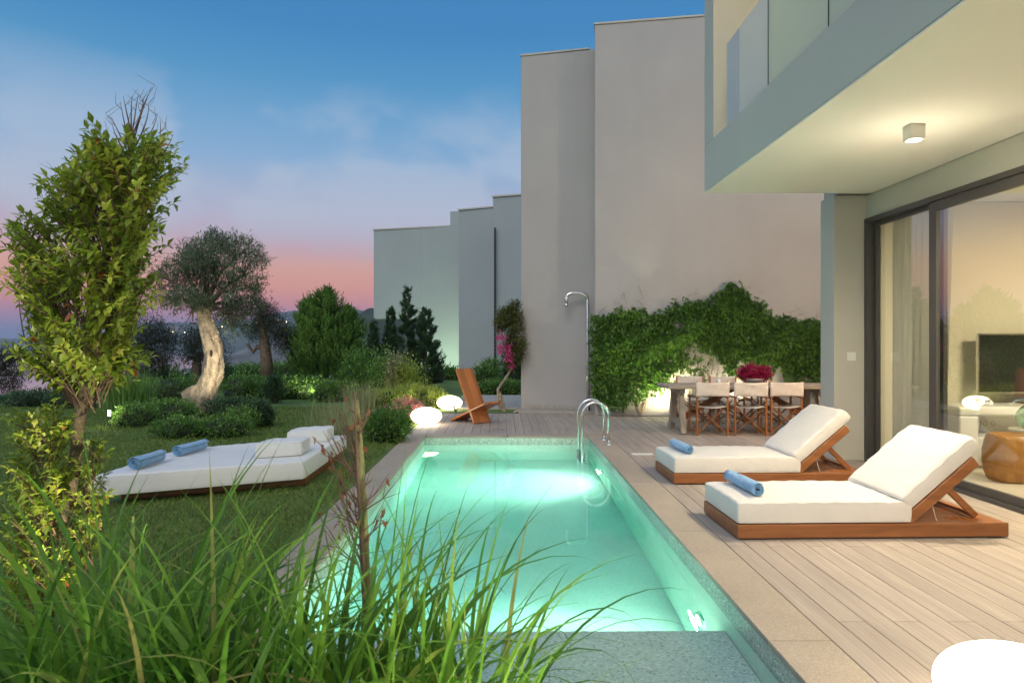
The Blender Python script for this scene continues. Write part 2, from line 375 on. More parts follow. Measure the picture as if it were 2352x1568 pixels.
def crown(blobs, clusters, per, spread, L, Wd, out=.6, up=.35, rand=.8, shell=.75, jitter=.28, curl=.2, detail=False, tint_c=.5):
    """leaves in clusters over a set of ellipsoids (cx,cy,cz,rx,ry,rz)"""
    B = np.array(blobs, float); w = (B[:, 3]*B[:, 4]*B[:, 5])**(2/3); w /= w.sum()
    k = rng.choice(len(B), clusters, p=w); u = rvec(clusters)
    r = (shell + (1-shell)*rng.random(clusters))
    inner = rng.random(clusters) < .25; r[inner] *= rng.random(inner.sum())**.5
    r *= 1 + jitter*lump(u, 1.0+k*1.37, 3.2)
    C = B[k, :3] + u*B[k, 3:]*r[:, None]
    O = unit(u/ B[k, 3:])
    tc = rng.random(clusters)
    idx = np.repeat(np.arange(clusters), per); n = len(idx)
    P = C[idx] + rng.normal(size=(n, 3))*spread
    D = O[idx]*out + np.array([0, 0, up]) + rvec(n)*rand
    ll = L*(.65+.6*rng.random(n)); V, Fq, k2 = leaf_geo(P, D, ll, Wd*(.7+.5*rng.random(n)), curl, .15, detail)
    t = np.clip(tint_c*tc[idx] + (1-tint_c)*rng.random(n), 0, 1)
    return V, Fq, np.repeat(t, k2)
def merge(*gs):
    Vs, Fs, Ts, n = [], [], [], 0
    for V, Fq, T in gs: Vs.append(V); Fs.append(Fq+n); Ts.append(T); n += len(V)
    return np.concatenate(Vs), np.concatenate(Fs), np.concatenate(Ts)

# ------------------------------------------------------------------ the ground, the lawn and the sea
PXL, PXR, PYN, PYF = -1.258, 1.337, 2.62, 10.79      # pool water rectangle
WATER_Z = -0.125
LAWNM = M('mown lawn', (.10, .165, .035), .9, .35, 1.6, bump=1, bscale=90, det=10)
def sstep(t): t = np.clip(t, 0, 1); return t*t*(3-2*t)
def land_h(x, y):
    off = np.maximum(np.minimum(-13.0 - x, y - 19.5), y - 40)
    off = np.maximum(off, np.abs(x) - 60)
    h = -21.5*sstep(off/16)
    inside = (x > -1.55) & (y < 14.4) & (y > 2.3)
    return np.where(inside, -.07, h + .03*np.sin(x*.9)*np.sin(y*.6)*(x < -3)*sstep((y-6)/6))
def make_land():
    xs = sorted(set([*np.arange(-90, -20, 4.0), *np.arange(-20, -1.7, .5), -1.60, -1.54, -1.30, 1.40, *np.arange(2, 30, 2.0), *np.arange(30, 90, 6.0)]))
    ys = sorted(set([*np.arange(-30, 0, 5.0), 0, 1, 2.25, 2.31, 2.58, *np.arange(3, 10.8, .6), 10.85, *np.arange(11.5, 14, .6), 14.35, 14.45, *np.arange(15, 75, 1.0), 80, 90]))
    X, Y = np.meshgrid(xs, ys); Zh = land_h(X, Y)
    V = np.stack([X, Y, Zh], -1).reshape(-1, 3); nx = len(xs); fs = []
    for j in range(len(ys)-1):
        for i in range(nx-1):
            if xs[i] >= -1.31 and xs[i+1] <= 1.41 and ys[j] >= 2.57 and ys[j+1] <= 10.86: continue
            a = j*nx+i; fs.append((a, a+1, a+nx+1, a+nx))
    o = qmesh('lawn', V, fs, LAWNM, smooth=True); tag(o, 'mown green lawn running out to the shrubs above the bay', 'lawn', kind='structure')
make_land()

def make_sea():
    m, N, L, b, o = new_mat('sea water')
    b.inputs['Base Color'].default_value = (.05, .06, .09, 1); b.inputs['Roughness'].default_value = .4
    tc = N.new('ShaderNodeTexCoord'); mp = N.new('ShaderNodeMapping'); mp.inputs['Scale'].default_value = (.05, .3, 1); L.new(tc.outputs['Object'], mp.inputs[0])
    nz = N.new('ShaderNodeTexNoise'); nz.inputs['Scale'].default_value = 1; nz.inputs['Detail'].default_value = 6; L.new(mp.outputs[0], nz.inputs[0])
    bp = N.new('ShaderNodeBump'); bp.inputs['Strength'].default_value = .25; bp.inputs['Distance'].default_value = .2; L.new(nz.outputs[0], bp.inputs['Height'])
    g = N.new('ShaderNodeBsdfGlossy'); g.inputs['Color'].default_value = (.98, .96, .96, 1); g.inputs['Roughness'].default_value = .17; L.new(bp.outputs[0], g.inputs['Normal'])
    mx = N.new('ShaderNodeMixShader'); mx.inputs[0].default_value = .86; L.new(b.outputs[0], mx.inputs[1]); L.new(g.outputs[0], mx.inputs[2]); L.new(mx.outputs[0], o.inputs[0])
    mb = MB(); mb.add([(-9000, -300, -20), (9000, -300, -20), (9000, 9000, -20), (-9000, 9000, -20)], [(0, 1, 2, 3)])
    tag(mb.build('sea', m), 'calm bay reflecting the pink dusk sky', 'sea', kind='structure')
make_sea()

def fnoise(x, y, s, seed=0):
    return (np.sin(x*s+seed)+np.sin(y*s*1.3+seed*2)+np.sin((x+y)*s*.7+seed*3)+.5*np.sin(x*s*2.7-y*s*1.9+seed)+.35*np.sin(x*s*5.1+y*s*4.3+seed*5)+.2*np.sin(x*s*11.3-y*s*9.1+seed*7))/3
def ridge(name, prof, Zr, depth, mat, label, rough, seed, foot=None, n=260, base=-21.0):
    """a landform whose skyline passes the given bearings and heights; it slopes to the sea on both sides"""
    px = np.array([p[0] for p in prof], float); hy = np.array([H - (p[1]-PY0)*Zr/F for p in prof])
    xs = np.linspace(px[0], px[-1], n); hr = np.interp(xs, px, hy)
    rows = 22; V = []
    for j in range(rows+1):
        t = j/rows; Y = Zr + (t-.62)*depth
        X = (xs-PX0)*Zr/F
        prof_t = math.sin(math.pi*min(t/.62, 1)/2)**1.15 if t <= .62 else math.cos((t-.62)/.38*math.pi/2)
        hh = base + (hr-base)*prof_t
        hh = hh + rough*fnoise(X, np.full_like(X, Y), 6.0/depth, seed)*prof_t
        Yj = Y + .06*depth*fnoise(X, X*0, 4/depth, seed+3)*(1-t)
        V.append(np.stack([X, Yj, hh], -1))
    V = np.concatenate(V); i, j = np.meshgrid(np.arange(n-1), np.arange(rows)); a = (j*n+i).ravel()
    o = qmesh(name, V, np.stack([a, a+1, a+n+1, a+n], -1), mat, smooth=True)
    return tag(o, label, 'hill', kind='structure')
HILLM = M('scrub covered hill', (.06, .075, .05), .95, .5, .01, det=12)
PINEHILL = M('pine covered hill', (.035, .05, .03), .95, .5, .08, det=10)
ROCKM = M('pale rock shore', (.13, .125, .12), .95, .6, .05, bump=0, det=12)
ridge('hill', [(-200, 781), (60, 779), (200, 774), (300, 766), (360, 752), (400, 747), (470, 748), (520, 742), (600, 738), (640, 722), (690, 714), (760, 718), (800, 728), (900, 745), (1100, 760), (1500, 775)],
      2100, 900, HILLM, 'far hills across the bay with scattered lights', 9, 1.3)
ridge('hill', [(540, 778), (640, 755), (720, 735), (770, 715), (800, 709), (830, 712), (870, 725), (950, 745), (1200, 770)],
      1500, 500, HILLM, 'nearer blue hill rising behind the junipers', 6, 4.1)
ridge('headland', [(505, 836), (535, 824), (560, 812), (590, 796), (620, 786), (660, 776), (720, 762), (800, 752), (900, 745), (1200, 740)],
      560, 150, ROCKM, 'low rocky headland reaching into the bay', 2.5, 2.2)
ridge('hill', [(795, 800), (815, 735), (830, 716), (850, 704), (870, 704), (900, 712), (960, 716), (1010, 720), (1100, 715), (1500, 700)],
      250, 110, PINEHILL, 'dark pine covered slope beyond the villas', 2.5, 6.6)

def shore_lights():
    mat = emit('warm lamp glow', (1, .72, .38), 12)
    spots = [(370, 757), (397, 762), (424, 763), (430, 768), (441, 771), (447, 774), (510, 750), (524, 742), (590, 741), (612, 744), (640, 735), (658, 739), (720, 732), (750, 728),
             (560, 796), (574, 795), (582, 794.5), (592, 795.5), (600, 795), (548, 797), (120, 790), (340, 782), (372, 781), (455, 779)]
    for i, (px, py) in enumerate(spots):
        Zd = 1950 - (800-py)*7 if py < 790 else 1500
        m = MB(); m.ellipsoid(W(px, py, Zd), (1.25, 1.25, 1.1), 8, 6)
        tag(m.build('shore_light', mat), 'tiny warm point of light on the far hillside across the bay', 'lamp', 'lights along the far shore')
shore_lights()
def pavilion():
    p = thing('pavilion', 'faint hillside house with a pyramid roof across the bay', 'house', W(399, 756, 1700))
    w = M('far wall', (.25, .23, .2), .9); x, y, z = p.location
    MB().box(x-17, x+17, y-10, y+10, z-6, z+9).build('wall', w, p)
    MB().add([(x-20, y-12, z+9), (x+20, y-12, z+9), (x+20, y+12, z+9), (x-20, y+12, z+9), (x, y, z+16)], [(0, 3, 2, 1), (0, 1, 4), (1, 2, 4), (2, 3, 4), (3, 0, 4)]).build('roof', PINEHILL, p)
pavilion()

# ------------------------------------------------------------------ pool
def make_pool():
    t = thing('swimming_pool', 'long narrow lit swimming pool with turquoise water and stone coping', 'swimming pool', (0, 6.7, 0))
    x0, x1, y0, y1, zf, ys, zs = PXL, PXR, PYN, PYF, -1.40, 4.14, -.44
    zb = WATER_Z - .005      # plaster reaches the water line, the speckled band stands 3 mm proud above
    th = .12; m = MB()
    m.box(x0-th, x0, y0-th, y1+th, zf-.1, -.03); m.box(x1, x1+th, y0-th, y1+th, zf-.1, -.03)
    m.box(x0, x1, y1, y1+th, zf-.1, -.03); m.box(x0, x1, y0-th, y0, zf-.1, -.03)
    m.box(x0, x1, y0, y1, zf-.1, zf)
    m.build('basin', PLASTER, t)
    MB().box(x0+.001, x1-.001, y0+.001, ys, zf+.001, zs).build('shelf', SHELFM, t, bevel=.012)
    b = MB(); e = .004; zt = -.032
    b.box(x0, x0+e, y0, y1, zb-.06, zt); b.box(x1-e, x1, y0, y1, zb-.06, zt)
    b.box(x0+e, x1-e, y1-e, y1, zb-.06, zt); b.box(x0+e, x1-e, y0, y0+e, zb-.06, zt)
    b.build('tile_band', BAND, t)
    cw = .305; z0, z1 = -.03, .004; g = .003
    cp = MB()
    L_ = [2.3, 3.42, 5.4, 7.3, 9.2, 10.79]
    for a, b2 in zip(L_[:-1], L_[1:]):
        cp.box(x1-.012, x1+cw, a+g, b2-g, z0, z1); cp.box(x0-cw, x0+.012, a+g, b2-g, z0, z1)
    for a, b2 in ((x0-cw, x0+.012), (x0+.015, .05), (.053, x1-.015), (x1-.012, x1+cw)):
        cp.box(a+g, b2-g, 10.79, 11.09, z0, z1)
    cp.box(x0+.015, x1-.015, 2.3, y0+.01, z0, z1)
    cp.build('coping', COPING, t, bevel=.006)
    # underwater lamps on the right wall, throwing light across the pool
    for Y, z in ((4.62, -.80), (9.31, -.86)):
        f = MB(); n = 28
        f.add([(x1-.001, Y+.10*math.cos(a), z+.10*math.sin(a)) for a in np.linspace(0, 2*math.pi, n, endpoint=False)] +
              [(x1-.025, Y+.085*math.cos(a), z+.085*math.sin(a)) for a in np.linspace(0, 2*math.pi, n, endpoint=False)] +
              [(x1-.025, Y+.066*math.cos(a), z+.066*math.sin(a)) for a in np.linspace(0, 2*math.pi, n, endpoint=False)],
              [(k, (k+1) % n, n+(k+1) % n, n+k) for k in range(n)] + [(n+k, n+(k+1) % n, 2*n+(k+1) % n, 2*n+k) for k in range(n)])
        pl = f.build('pool_light', METAL, t, smooth=True)
        d = MB(); d.add([(x1-.024, Y+.066*math.cos(a), z+.066*math.sin(a)) for a in np.linspace(0, 2*math.pi, n, endpoint=False)], [tuple(range(n))[::-1]])
        d.build('lens', emit('pool lamp lens', (1, .95, .85), 9), pl)
        lamp('AREA', 'pool_lamp', (x1-.06, Y, z), 32, (1, .96, .86), t, .16, (0, Y, z-.12))
        pb = lamp('AREA', 'pool_beam', (x1-.07, Y, z), 42, (1, .96, .86), t, .10, (x1-.85, Y-.12, zf)); pb.data.spread = R(95)
    # skimmer mouth low on the right wall
    sk = MB(); sk.box(x1-.007, x1-.004, 5.02, 5.20, -.19, -.06); sk.build('skimmer', BAND, t)
    sk2 = MB()
    for cx, cy in ((-.75, 10.1), (.05, 10.1)):
        sk2 = MB(); sk2.lathe([(.09, zf+.002), (.09, zf+.01), (.03, zf+.012)], cx, cy, 20); sk2.build('floor_drain', WHITE, t)
    # water: bends and tints the light
    m_, N, Lk, bs, out = new_mat('pool water'); N.remove(bs)
    gl = N.new('ShaderNodeBsdfGlass'); gl.inputs['IOR'].default_value = 1.333; gl.inputs['Roughness'].default_value = 0.0
    tr = N.new('ShaderNodeBsdfTransparent')
    tc = N.new('ShaderNodeTexCoord'); mp = N.new('ShaderNodeMapping'); mp.inputs['Scale'].default_value = (1, .7, 1); Lk.new(tc.outputs['Object'], mp.inputs[0])
    nz = N.new('ShaderNodeTexNoise'); nz.inputs['Scale'].default_value = 3.2; nz.inputs['Detail'].default_value = 3; Lk.new(mp.outputs[0], nz.inputs[0])
    bp = N.new('ShaderNodeBump'); bp.inputs['Strength'].default_value = .02; bp.inputs['Distance'].default_value = .02; Lk.new(nz.outputs[0], bp.inputs['Height']); Lk.new(bp.outputs[0], gl.inputs['Normal'])
    Lk.new(gl.outputs[0], out.inputs[0])
    va = N.new('ShaderNodeVolumeAbsorption'); va.inputs['Color'].default_value = (.42, .965, .90, 1); va.inputs['Density'].default_value = .48; Lk.new(va.outputs[0], out.inputs['Volume'])
    w = MB().box(x0-.02, x1+.02, y0-.02, y1+.02, zf-.03, WATER_Z)
    w = w.build('water', m_); tag(w, 'clear turquoise water filling the swimming pool', 'water', kind='structure')
make_pool()

def make_ladder():
    t = thing('pool_ladder', 'polished steel pool ladder with two arched handrails at the far corner', 'pool ladder', (1.33, 10.1, 0))
    xw, xd = 1.13, 1.515
    for Y in (9.88, 10.36):
        pts = [(xd, Y, .004), (xd, Y, .40)]
        for a in np.linspace(0, math.pi, 15)[1:-1]: pts.append(((xw+xd)/2 + (xd-xw)/2*math.cos(a), Y, .42 + .20*math.sin(a)))
        pts += [(xw, Y, .40), (xw, Y, 0), (xw, Y, -.35), (xw, Y, -.75), (xw+.06, Y, -.85)]
        r = MB().tube(pts, .021, 14).build('handrail', METAL, t, smooth=True)
        MB().lathe([(.05, .005), (.05, .012), (.03, .03), (.023, .032)], xd, Y, 20).build('flange', METAL, r, smooth=True)
    for z in (-.22, -.47, -.72):
        MB().box(xw-.04, xw+.05, 9.90, 10.34, z-.012, z+.012).build('step', FRAMEM, t, bevel=.004)
make_ladder()

# ------------------------------------------------------------------ deck
WL0, WLK = 14.213, .17                                   # ivy wall line: y = WL0 - WLK*x
def make_deck():
    m = MB(); wd, gap = .146, .0042; i = 0; x = PXL - .307; rr = random.Random(3)
    while x < 8.5:
        a, b = x+gap/2, x+wd-gap/2
        if b < 1.645: y0, y1 = 11.095, 14.25
        elif a < 1.645: a = max(a, 1.647) if b-1.647 > .03 else a; y0, y1 = (-2, 14.25) if a >= 1.647 else (11.095, 14.25)
        elif a < 4.50: y0, y1 = -2, 14.25
        else: y0, y1 = 8.99, 14.25
        yw = WL0 - WLK*b - .02
        if a > 1.85: y1 = min(y1, yw)
        if 4.15 < b and a < 4.5: pass
        js = [y for y in ((3.66, 6.3, 12.0) if i % 2 else (1.2, 5.0, 8.9, 13.0)) if y0+.2 < y < y1-.2]
        if y0 > 11 and not (i % 5 == 0): js = []
        cuts = [y0] + js + [y1]
        for c0, c1 in zip(cuts[:-1], cuts[1:]): m.box(a, b, c0+.002, c1-.002, -.024+.0006*(i%3), .0012*rr.random())
        x += wd; i += 1
    d = m.build('deck', DECK, None, bevel=.0025, seg=1); tag(d, 'pale grooved composite deck boards round the pool', 'deck', kind='structure')
    u = MB(); u.box(1.65, 4.5, -2, 14.3, -.06, -.03); u.box(-1.56, 1.65, 11.1, 14.3, -.06, -.03); u.box(4.5, 9, 9, 14.3, -.06, -.03)
    tag(u.build('deck_base', DECKDARK), None, None, kind='structure')
    # grooves on the board tops
    nt = DECK.node_tree; N, L = nt.nodes, nt.links; b = next(n for n in N if n.type == 'BSDF_PRINCIPLED')
    tc = N.new('ShaderNodeTexCoord'); wv = N.new('ShaderNodeTexWave'); wv.bands_direction = 'X'; wv.inputs['Scale'].default_value = 1/(.0095*20/ (2*math.pi) * 2*math.pi/ (2*math.pi)) / 6.2832 * 2
    wv.inputs['Distortion'].default_value = 0; L.new(tc.outputs['Object'], wv.inputs[0])
    bp = N.new('ShaderNodeBump'); bp.inputs['Strength'].default_value = .35; bp.inputs['Distance'].default_value = .003; L.new(wv.outputs[0], bp.inputs['Height'])
    old = b.inputs['Normal'].links[0].from_socket; L.new(old, bp.inputs['Normal']); L.new(bp.outputs[0], b.inputs['Normal'])
make_deck()
def deck_bits():
    h = MB().box(1.70, 1.98, 9.02, 9.14, .001, .006); tag(h.build('deck_hatch', WHITE), 'small pale flush cover plate set in the deck beside the pool', 'cover plate')
    m = MB(); m.lathe([(.085, .0045), (.10, .0045), (.10, .007), (.085, .007)], -.10, 11.62, 30, cap=False); tag(m.build('access_ring', SKIRT), 'round access lid ring flush in the far deck boards', 'lid')
    p = MB(); p.box(-1.15, .30, 15.1, 18.8, -.02, .03); p.box(.30, 2.1, 14.32, 18.8, -.02, .028)
    tag(p.build('path', M('pale concrete paving', (.40, .37, .32), .85, .12, 2, bump=.3, bscale=50), bevel=.004), 'pale concrete path past the plank chair', 'path', kind='structure')
    q = MB(); q.box(-1.6, 1.8, 14.27, 15.09, -.03, -.005); tag(q.build('soil', SOIL), None, None, kind='structure')
    q = MB(); q.box(-1.9, 2.0, .2, 2.29, -.03, -.01); tag(q.build('soil', SOIL), None, None, kind='structure')
deck_bits()

# ------------------------------------------------------------------ house with the balcony, on the right
GLASSM = glass('door glass', (.95, .96, .94), boost=2.0)
def make_house():
    h = thing('house', 'white villa with a cantilevered balcony over the deck and wide sliding glass doors', 'house', (6, 5, 0))
    fx = 4.57
    b = MB(); b.box(2.49, 11, -6, 8.49, 3.355, 3.92); b.box(4.207, 11, 8.493, 8.99, 3.357, 3.917)
    b.build('balcony_slab', STUCCO_H, h, bevel=.008)
    MB().box(2.495, 4.565, -5.9, 8.48, 3.340, 3.352).build('soffit', SOFFIT, h)
    e = MB(); e.box(2.49, 11, 8.13, 8.49, 3.923, 7.2); e.build('end_wall', STUCCO_H, h, bevel=.008)
    MB().box(5.4, 5.7, -6, 8.12, 3.923, 6.7).build('wall', STUCCO_H, h)
    MB().box(2.49, 11, -6, 8.12, 6.72, 7.0).build('roof', STUCCO_H, h)
    tr = MB(); tr.box(2.53, 2.60, -6, 8.12, 3.922, 3.945); tr.build('drip_edge', FRAMEM, h)
    MB().box(4.165, 11, 8.62, 8.99, 0, 3.345).build('pier_wall', STUCCO_H, h, bevel=.008)
    # lintel over the doors, interior shell
    MB().box(fx, fx+.28, -6, 8.617, 3.045, 3.338).build('lintel', STUCCO_H, h, bevel=.004)
    INT = M('interior paint', (.74, .70, .56), .85, .02)
    MB().box(fx+.118, 10.5, 8.50, 8.617, 0.036, 3.235).build('interior_wall', INT, h)
    MB().box(10.5, 10.6, -6, 8.61, .02, 3.3).build('interior_wall', INT, h)
    MB().box(fx+.28, 10.6, -6, 8.61, 3.24, 3.338).build('interior_ceiling', WHITE, h)
    MB().box(fx+.12, 10.5, -6, 8.61, -.02, .033).build('interior_floor', M('interior floor', (.62, .58, .48), .35, .05, 1), h)
    MB().box(fx+.3, 10.5, -6.0, -5.9, .04, 3.2).build('interior_wall', INT, h)
    # low built-in bench under the screen with a recess
    c_ = MB(); c_.box(5.30, 8.9, 7.95, 8.49, .63, .745); c_.box(5.30, 5.54, 7.953, 8.49, .036, .632); c_.box(5.53, 8.9, 7.953, 8.49, .036, .39); c_.box(5.53, 8.9, 8.30, 8.488, .385, .635)
    c_.build('bench', WHITE, h, bevel=.03, seg=4)
    s = MB(); s.box(5.80, 5.98, 8.292, 8.299, .46, .55); so = s.build('socket', WHITE, h, bevel=.003)
    for cx in (5.845, 5.935):
        q = MB(); n = 16
        q.add([(cx+.03*math.cos(a), 8.2915, .505+.03*math.sin(a)) for a in np.linspace(0, 2*math.pi, n, endpoint=False)]+[(cx+.022*math.cos(a), 8.2905, .505+.022*math.sin(a)) for a in np.linspace(0, 2*math.pi, n, endpoint=False)],
              [(k, (k+1) % n, n+(k+1) % n, n+k) for k in range(n)])
        q.box(cx-.012, cx-.007, 8.288, 8.291, .502, .508); q.box(cx+.007, cx+.012, 8.288, 8.291, .502, .508); q.build('outlet', SKIRT, so)
    sw = MB(); sw.box(4.325, 4.435, 8.607, 8.617, 1.255, 1.365); swo = sw.build('light_switch', WHITE, h, bevel=.003)
    MB().box(4.352, 4.408, 8.601, 8.606, 1.282, 1.338).build('rocker', WHITE, swo, bevel=.002)
    # sliding doors: outer frame, two sashes
    fr = MB(); fr.box(fx-.03, fx+.115, 8.555, 8.612, 0, 3.04); fr.box(fx-.03, fx+.115, -6, 8.55, 2.985, 3.042); fr.box(fx-.06, fx+.115, -6, 8.55, -.02, .034)
    do = fr.build('door_frame', FRAMEM, h, bevel=.003)
    for i, (xa, ya, yb) in enumerate(((fx+.064, 7.20, 8.545), (fx-.01, 3.6, 7.33))):
        s = MB(); w = .045; st = .10 if i else .04
        s.box(xa, xa+w, ya, ya+.10, .035, 2.98); s.box(xa, xa+w, yb-(.12 if i else .05), yb, .035, 2.98)
        s.box(xa, xa+w, ya+.1, yb-(.12 if i else .05), 2.98-st, 2.98); s.box(xa, xa+w, ya+.1, yb-(.12 if i else .05), .035, .035+.08)
        so = s.build('sliding_door', FRAMEM, h, bevel=.003)
        MB().add([(xa+w/2, ya+.1, .115), (xa+w/2, yb-.05, .115), (xa+w/2, yb-.05, 2.98-st), (xa+w/2, ya+.1, 2.98-st)], [(0, 1, 2, 3)]).build('glass_pane', GLASSM, so)
    s = MB(); s.box(fx, fx+.05, 3.5, 3.59, .035, 2.98); s.build('mullion', FRAMEM, h)
    MB().add([(fx+.05, -5.9, .035), (fx+.05, 3.5, .035), (fx+.05, 3.5, 2.98), (fx+.05, -5.9, 2.98)], [(0, 1, 2, 3)]).build('glass_pane', GLASSM, h)
    # balcony glass: clear end piece, then frosted panes with dark joints
    GC = glass('balcony glass', (.93, .93, .9), boost=1); GF = glass('frosted balcony glass', (.95, .96, .97), frost=.86, frostcol=(.80, .83, .86))
    GF2 = glass('frosted green glass', (.95, .97, .95), frost=.86, frostcol=(.76, .82, .76))
    for y0, y1, mm in ((7.43, 7.84, GC), (6.61, 7.425, GF), (5.38, 6.60, GF2), (4.14, 5.37, GF2), (2.90, 4.13, GF2), (1.66, 2.89, GF2)):
        MB().box(2.555, 2.567, y0, y1, 3.93, 4.91).build('balustrade_pane', mm, h)
    for y in (6.605, 5.375, 4.135):
        MB().box(2.552, 2.570, y-.007, y+.007, 3.945, 4.912).build('joint_strip', BLACK, h)
    return h
house = make_house()

def downlight(y, name='ceiling_light', label='', show=True, P=60):
    t = thing('ceiling_light', label, 'ceiling light', (3.50, y, 3.34), group='surface downlights under the balcony')
    MB().box(3.438, 3.562, y-.062, y+.062, 3.215, 3.339).build('housing', WHITE, t, bevel=.004)
    MB().lathe([(.055, 3.2135), (.02, 3.2138)], 3.50, y, 24).build('lens', emit('downlight lens', (1, .9, .7), 60), t)
    lamp('POINT', 'soffit_fill', (3.5, y, 2.72), P*.028, (1, .86, .64), t, .04)  # unseen point light added below the fitting to brighten the soffit
    lamp('SPOT', 'downlight', (3.5, y, 3.205), P, (1, .83, .58), t, .05, (3.5, y, 0), 165, .9)
downlight(5.83, label='white cube downlight glowing under the balcony soffit', P=540)
downlight(2.2, label='added unseen downlight under the soffit above the near deck', P=540)  # fitting added out of view to light the near planting
downlight(-1.4, label='added unseen downlight under the soffit behind the viewpoint', P=540)  # another fitting added out of view for foreground light

def interior():
    t = thing('assumed_room_lamp', 'assumed unseen ceiling lamp inside the living room lighting the pale walls', 'ceiling lamp', (6.8, 5.6, 3.23))  # fitting out of view, assumed from the lit room
    MB().lathe([(.16, 3.236), (.16, 3.19), (.14, 3.18)], 6.8, 5.6, 30).build('housing', WHITE, t)
    MB().lathe([(.139, 3.179), (.02, 3.178)], 6.8, 5.6, 30).build('diffuser', emit('diffuser', (1, .88, .62), 8), t)
    lamp('AREA', 'assumed_room_light', (6.8, 5.6, 3.15), 230, (1, .85, .56), t, 1.2, (6.8, 5.6, 0))
    # television
    tv = thing('television', 'flat television with a thin silver rim on the bench behind the glass', 'television', (6.4, 8.3, .76))
    x0, x1, z0, z1 = 5.76, 7.10, .865, 1.60
    MB().box(x0, x1, 8.30, 8.34, z0, z1).build('housing', METAL, tv, bevel=.004)
    MB().box(x0+.02, x1-.02, 8.296, 8.299, z0+.022, z1-.02).build('screen', M('screen', (.012, .012, .014), .12, 0, spec=.8), tv)
    MB().box(6.30, 6.56, 8.22, 8.42, .743, .755).box(6.41, 6.45, 8.31, 8.33, .756, .864).build('stand', BLACK, tv)
    # stool
    st = thing('drum_stool', 'rounded stave built wooden drum stool standing behind the glass door', 'stool', (5.33, 7.2, .036))
    prof = [(.185, .036), (.20, .05), (.232, .14), (.248, .25), (.243, .36), (.222, .46), (.205, .512), (.19, .525)]
    n = 16
    for k in range(n):
        m = MB(); a0, a1 = 2*math.pi*k/n+.004, 2*math.pi*(k+1)/n-.004; vs = []; q = 5
        for r, z in prof:
            for j in range(q): a = a0+(a1-a0)*j/(q-1); vs.append((5.33+r*math.cos(a), 7.2+r*math.sin(a), z))
        m.add(vs, [(i*q+j, i*q+j+1, (i+1)*q+j+1, (i+1)*q+j) for i in range(len(prof)-1) for j in range(q-1)])
        if k == 0: body = m
        else: body.add(m.v, m.f)
    body.build('body', STOOLW, st, smooth=True)
    MB().lathe([(.189, .50), (.191, .524), (.185, .529)], 5.33, 7.2, 40).build('seat', STOOLW, st)
    MB().lathe([(.17, .037), (.186, .045)], 5.33, 7.2, 40).build('base', STOOLW, st)
    # vase
    v = thing('vase', 'pale green ribbed glass vase on the recess shelf above the drum stool', 'vase', (5.86, 7.60, .53))
    m = MB(); n = 40; vs = []; P = [(.05, .0), (.10, .03), (.135, .10), (.13, .17), (.09, .23), (.04, .27), (.035, .30), (.06, .33)]
    for r, z in P:
        for k in range(n): a = 2*math.pi*k/n; rr = r*(1+.04*math.cos(10*a)); vs.append((5.86+rr*math.cos(a), 7.60+rr*math.sin(a), .53+z))
    m.add(vs, [(i*n+k, i*n+(k+1) % n, (i+1)*n+(k+1) % n, (i+1)*n+k) for i in range(len(P)-1) for k in range(n)])
    gm, N, L, b, o = new_mat('green glass'); b.inputs['Base Color'].default_value = (.45, .8, .6, 1); b.inputs['Transmission Weight'].default_value = .8; b.inputs['Roughness'].default_value = .05
    m.build('body', gm, v, smooth=True)
    s = thing('side_table', 'low white round side table carrying the green glass vase', 'side table', (5.86, 7.60, .036))
    MB().lathe([(.20, .50), (.205, .51), (.205, .525), (.20, .529)], 5.86, 7.60, 40).build('tabletop', WHITE, s)
    MB().lathe([(.14, .037), (.03, .06), (.03, .499)], 5.86, 7.60, 24).build('base', WHITE, s)
    # curtain
    cm, N, L, b, o = new_mat('sheer curtain'); N.remove(b)
    d = N.new('ShaderNodeBsdfDiffuse'); d.inputs[0].default_value = (.76, .76, .70, 1); tl = N.new('ShaderNodeBsdfTranslucent'); tl.inputs[0].default_value = (.66, .66, .58, 1)
    mx = N.new('ShaderNodeMixShader'); L.new(d.outputs[0], mx.inputs[1]); L.new(tl.outputs[0], mx.inputs[2]); L.new(mx.outputs[0], o.inputs[0])
    ys = np.linspace(7.32, 8.36, 170); zs = np.linspace(.05, 3.05, 16); V = []
    for z in zs:
        ph = .25*math.sin(z*1.3); sp = .85+.15*(z/3)
        for y in ys:
            yy = 8.36-(8.36-y)*sp
            V.append((4.76+.045*math.sin(y*44+ph)+.02*math.sin(y*97+1+z*.4), yy, z))
    nx = len(ys); fs = [(j*nx+i, j*nx+i+1, (j+1)*nx+i+1, (j+1)*nx+i) for j in range(len(zs)-1) for i in range(nx-1)]
    o = qmesh('curtain', V, fs, cm, smooth=True); tag(o, 'pleated pale sheer curtain hanging behind the sliding door glass', 'curtain')
interior()
def upstairs():
    t = thing('assumed_wall_light', 'assumed unseen lamp under the upper roof of the balcony lighting the end wall', 'lamp', (4.2, 6.3, 6.7))  # lamp above the view, assumed from the yellow-lit end wall
    MB().lathe([(.08, 6.71), (.08, 6.62), (.06, 6.615)], 4.2, 6.3, 24).build('housing', WHITE, t)
    lamp('POINT', 'assumed_upper_lamp', (4.2, 6.3, 6.5), 85, (1, .78, .42), t, .08)
upstairs()

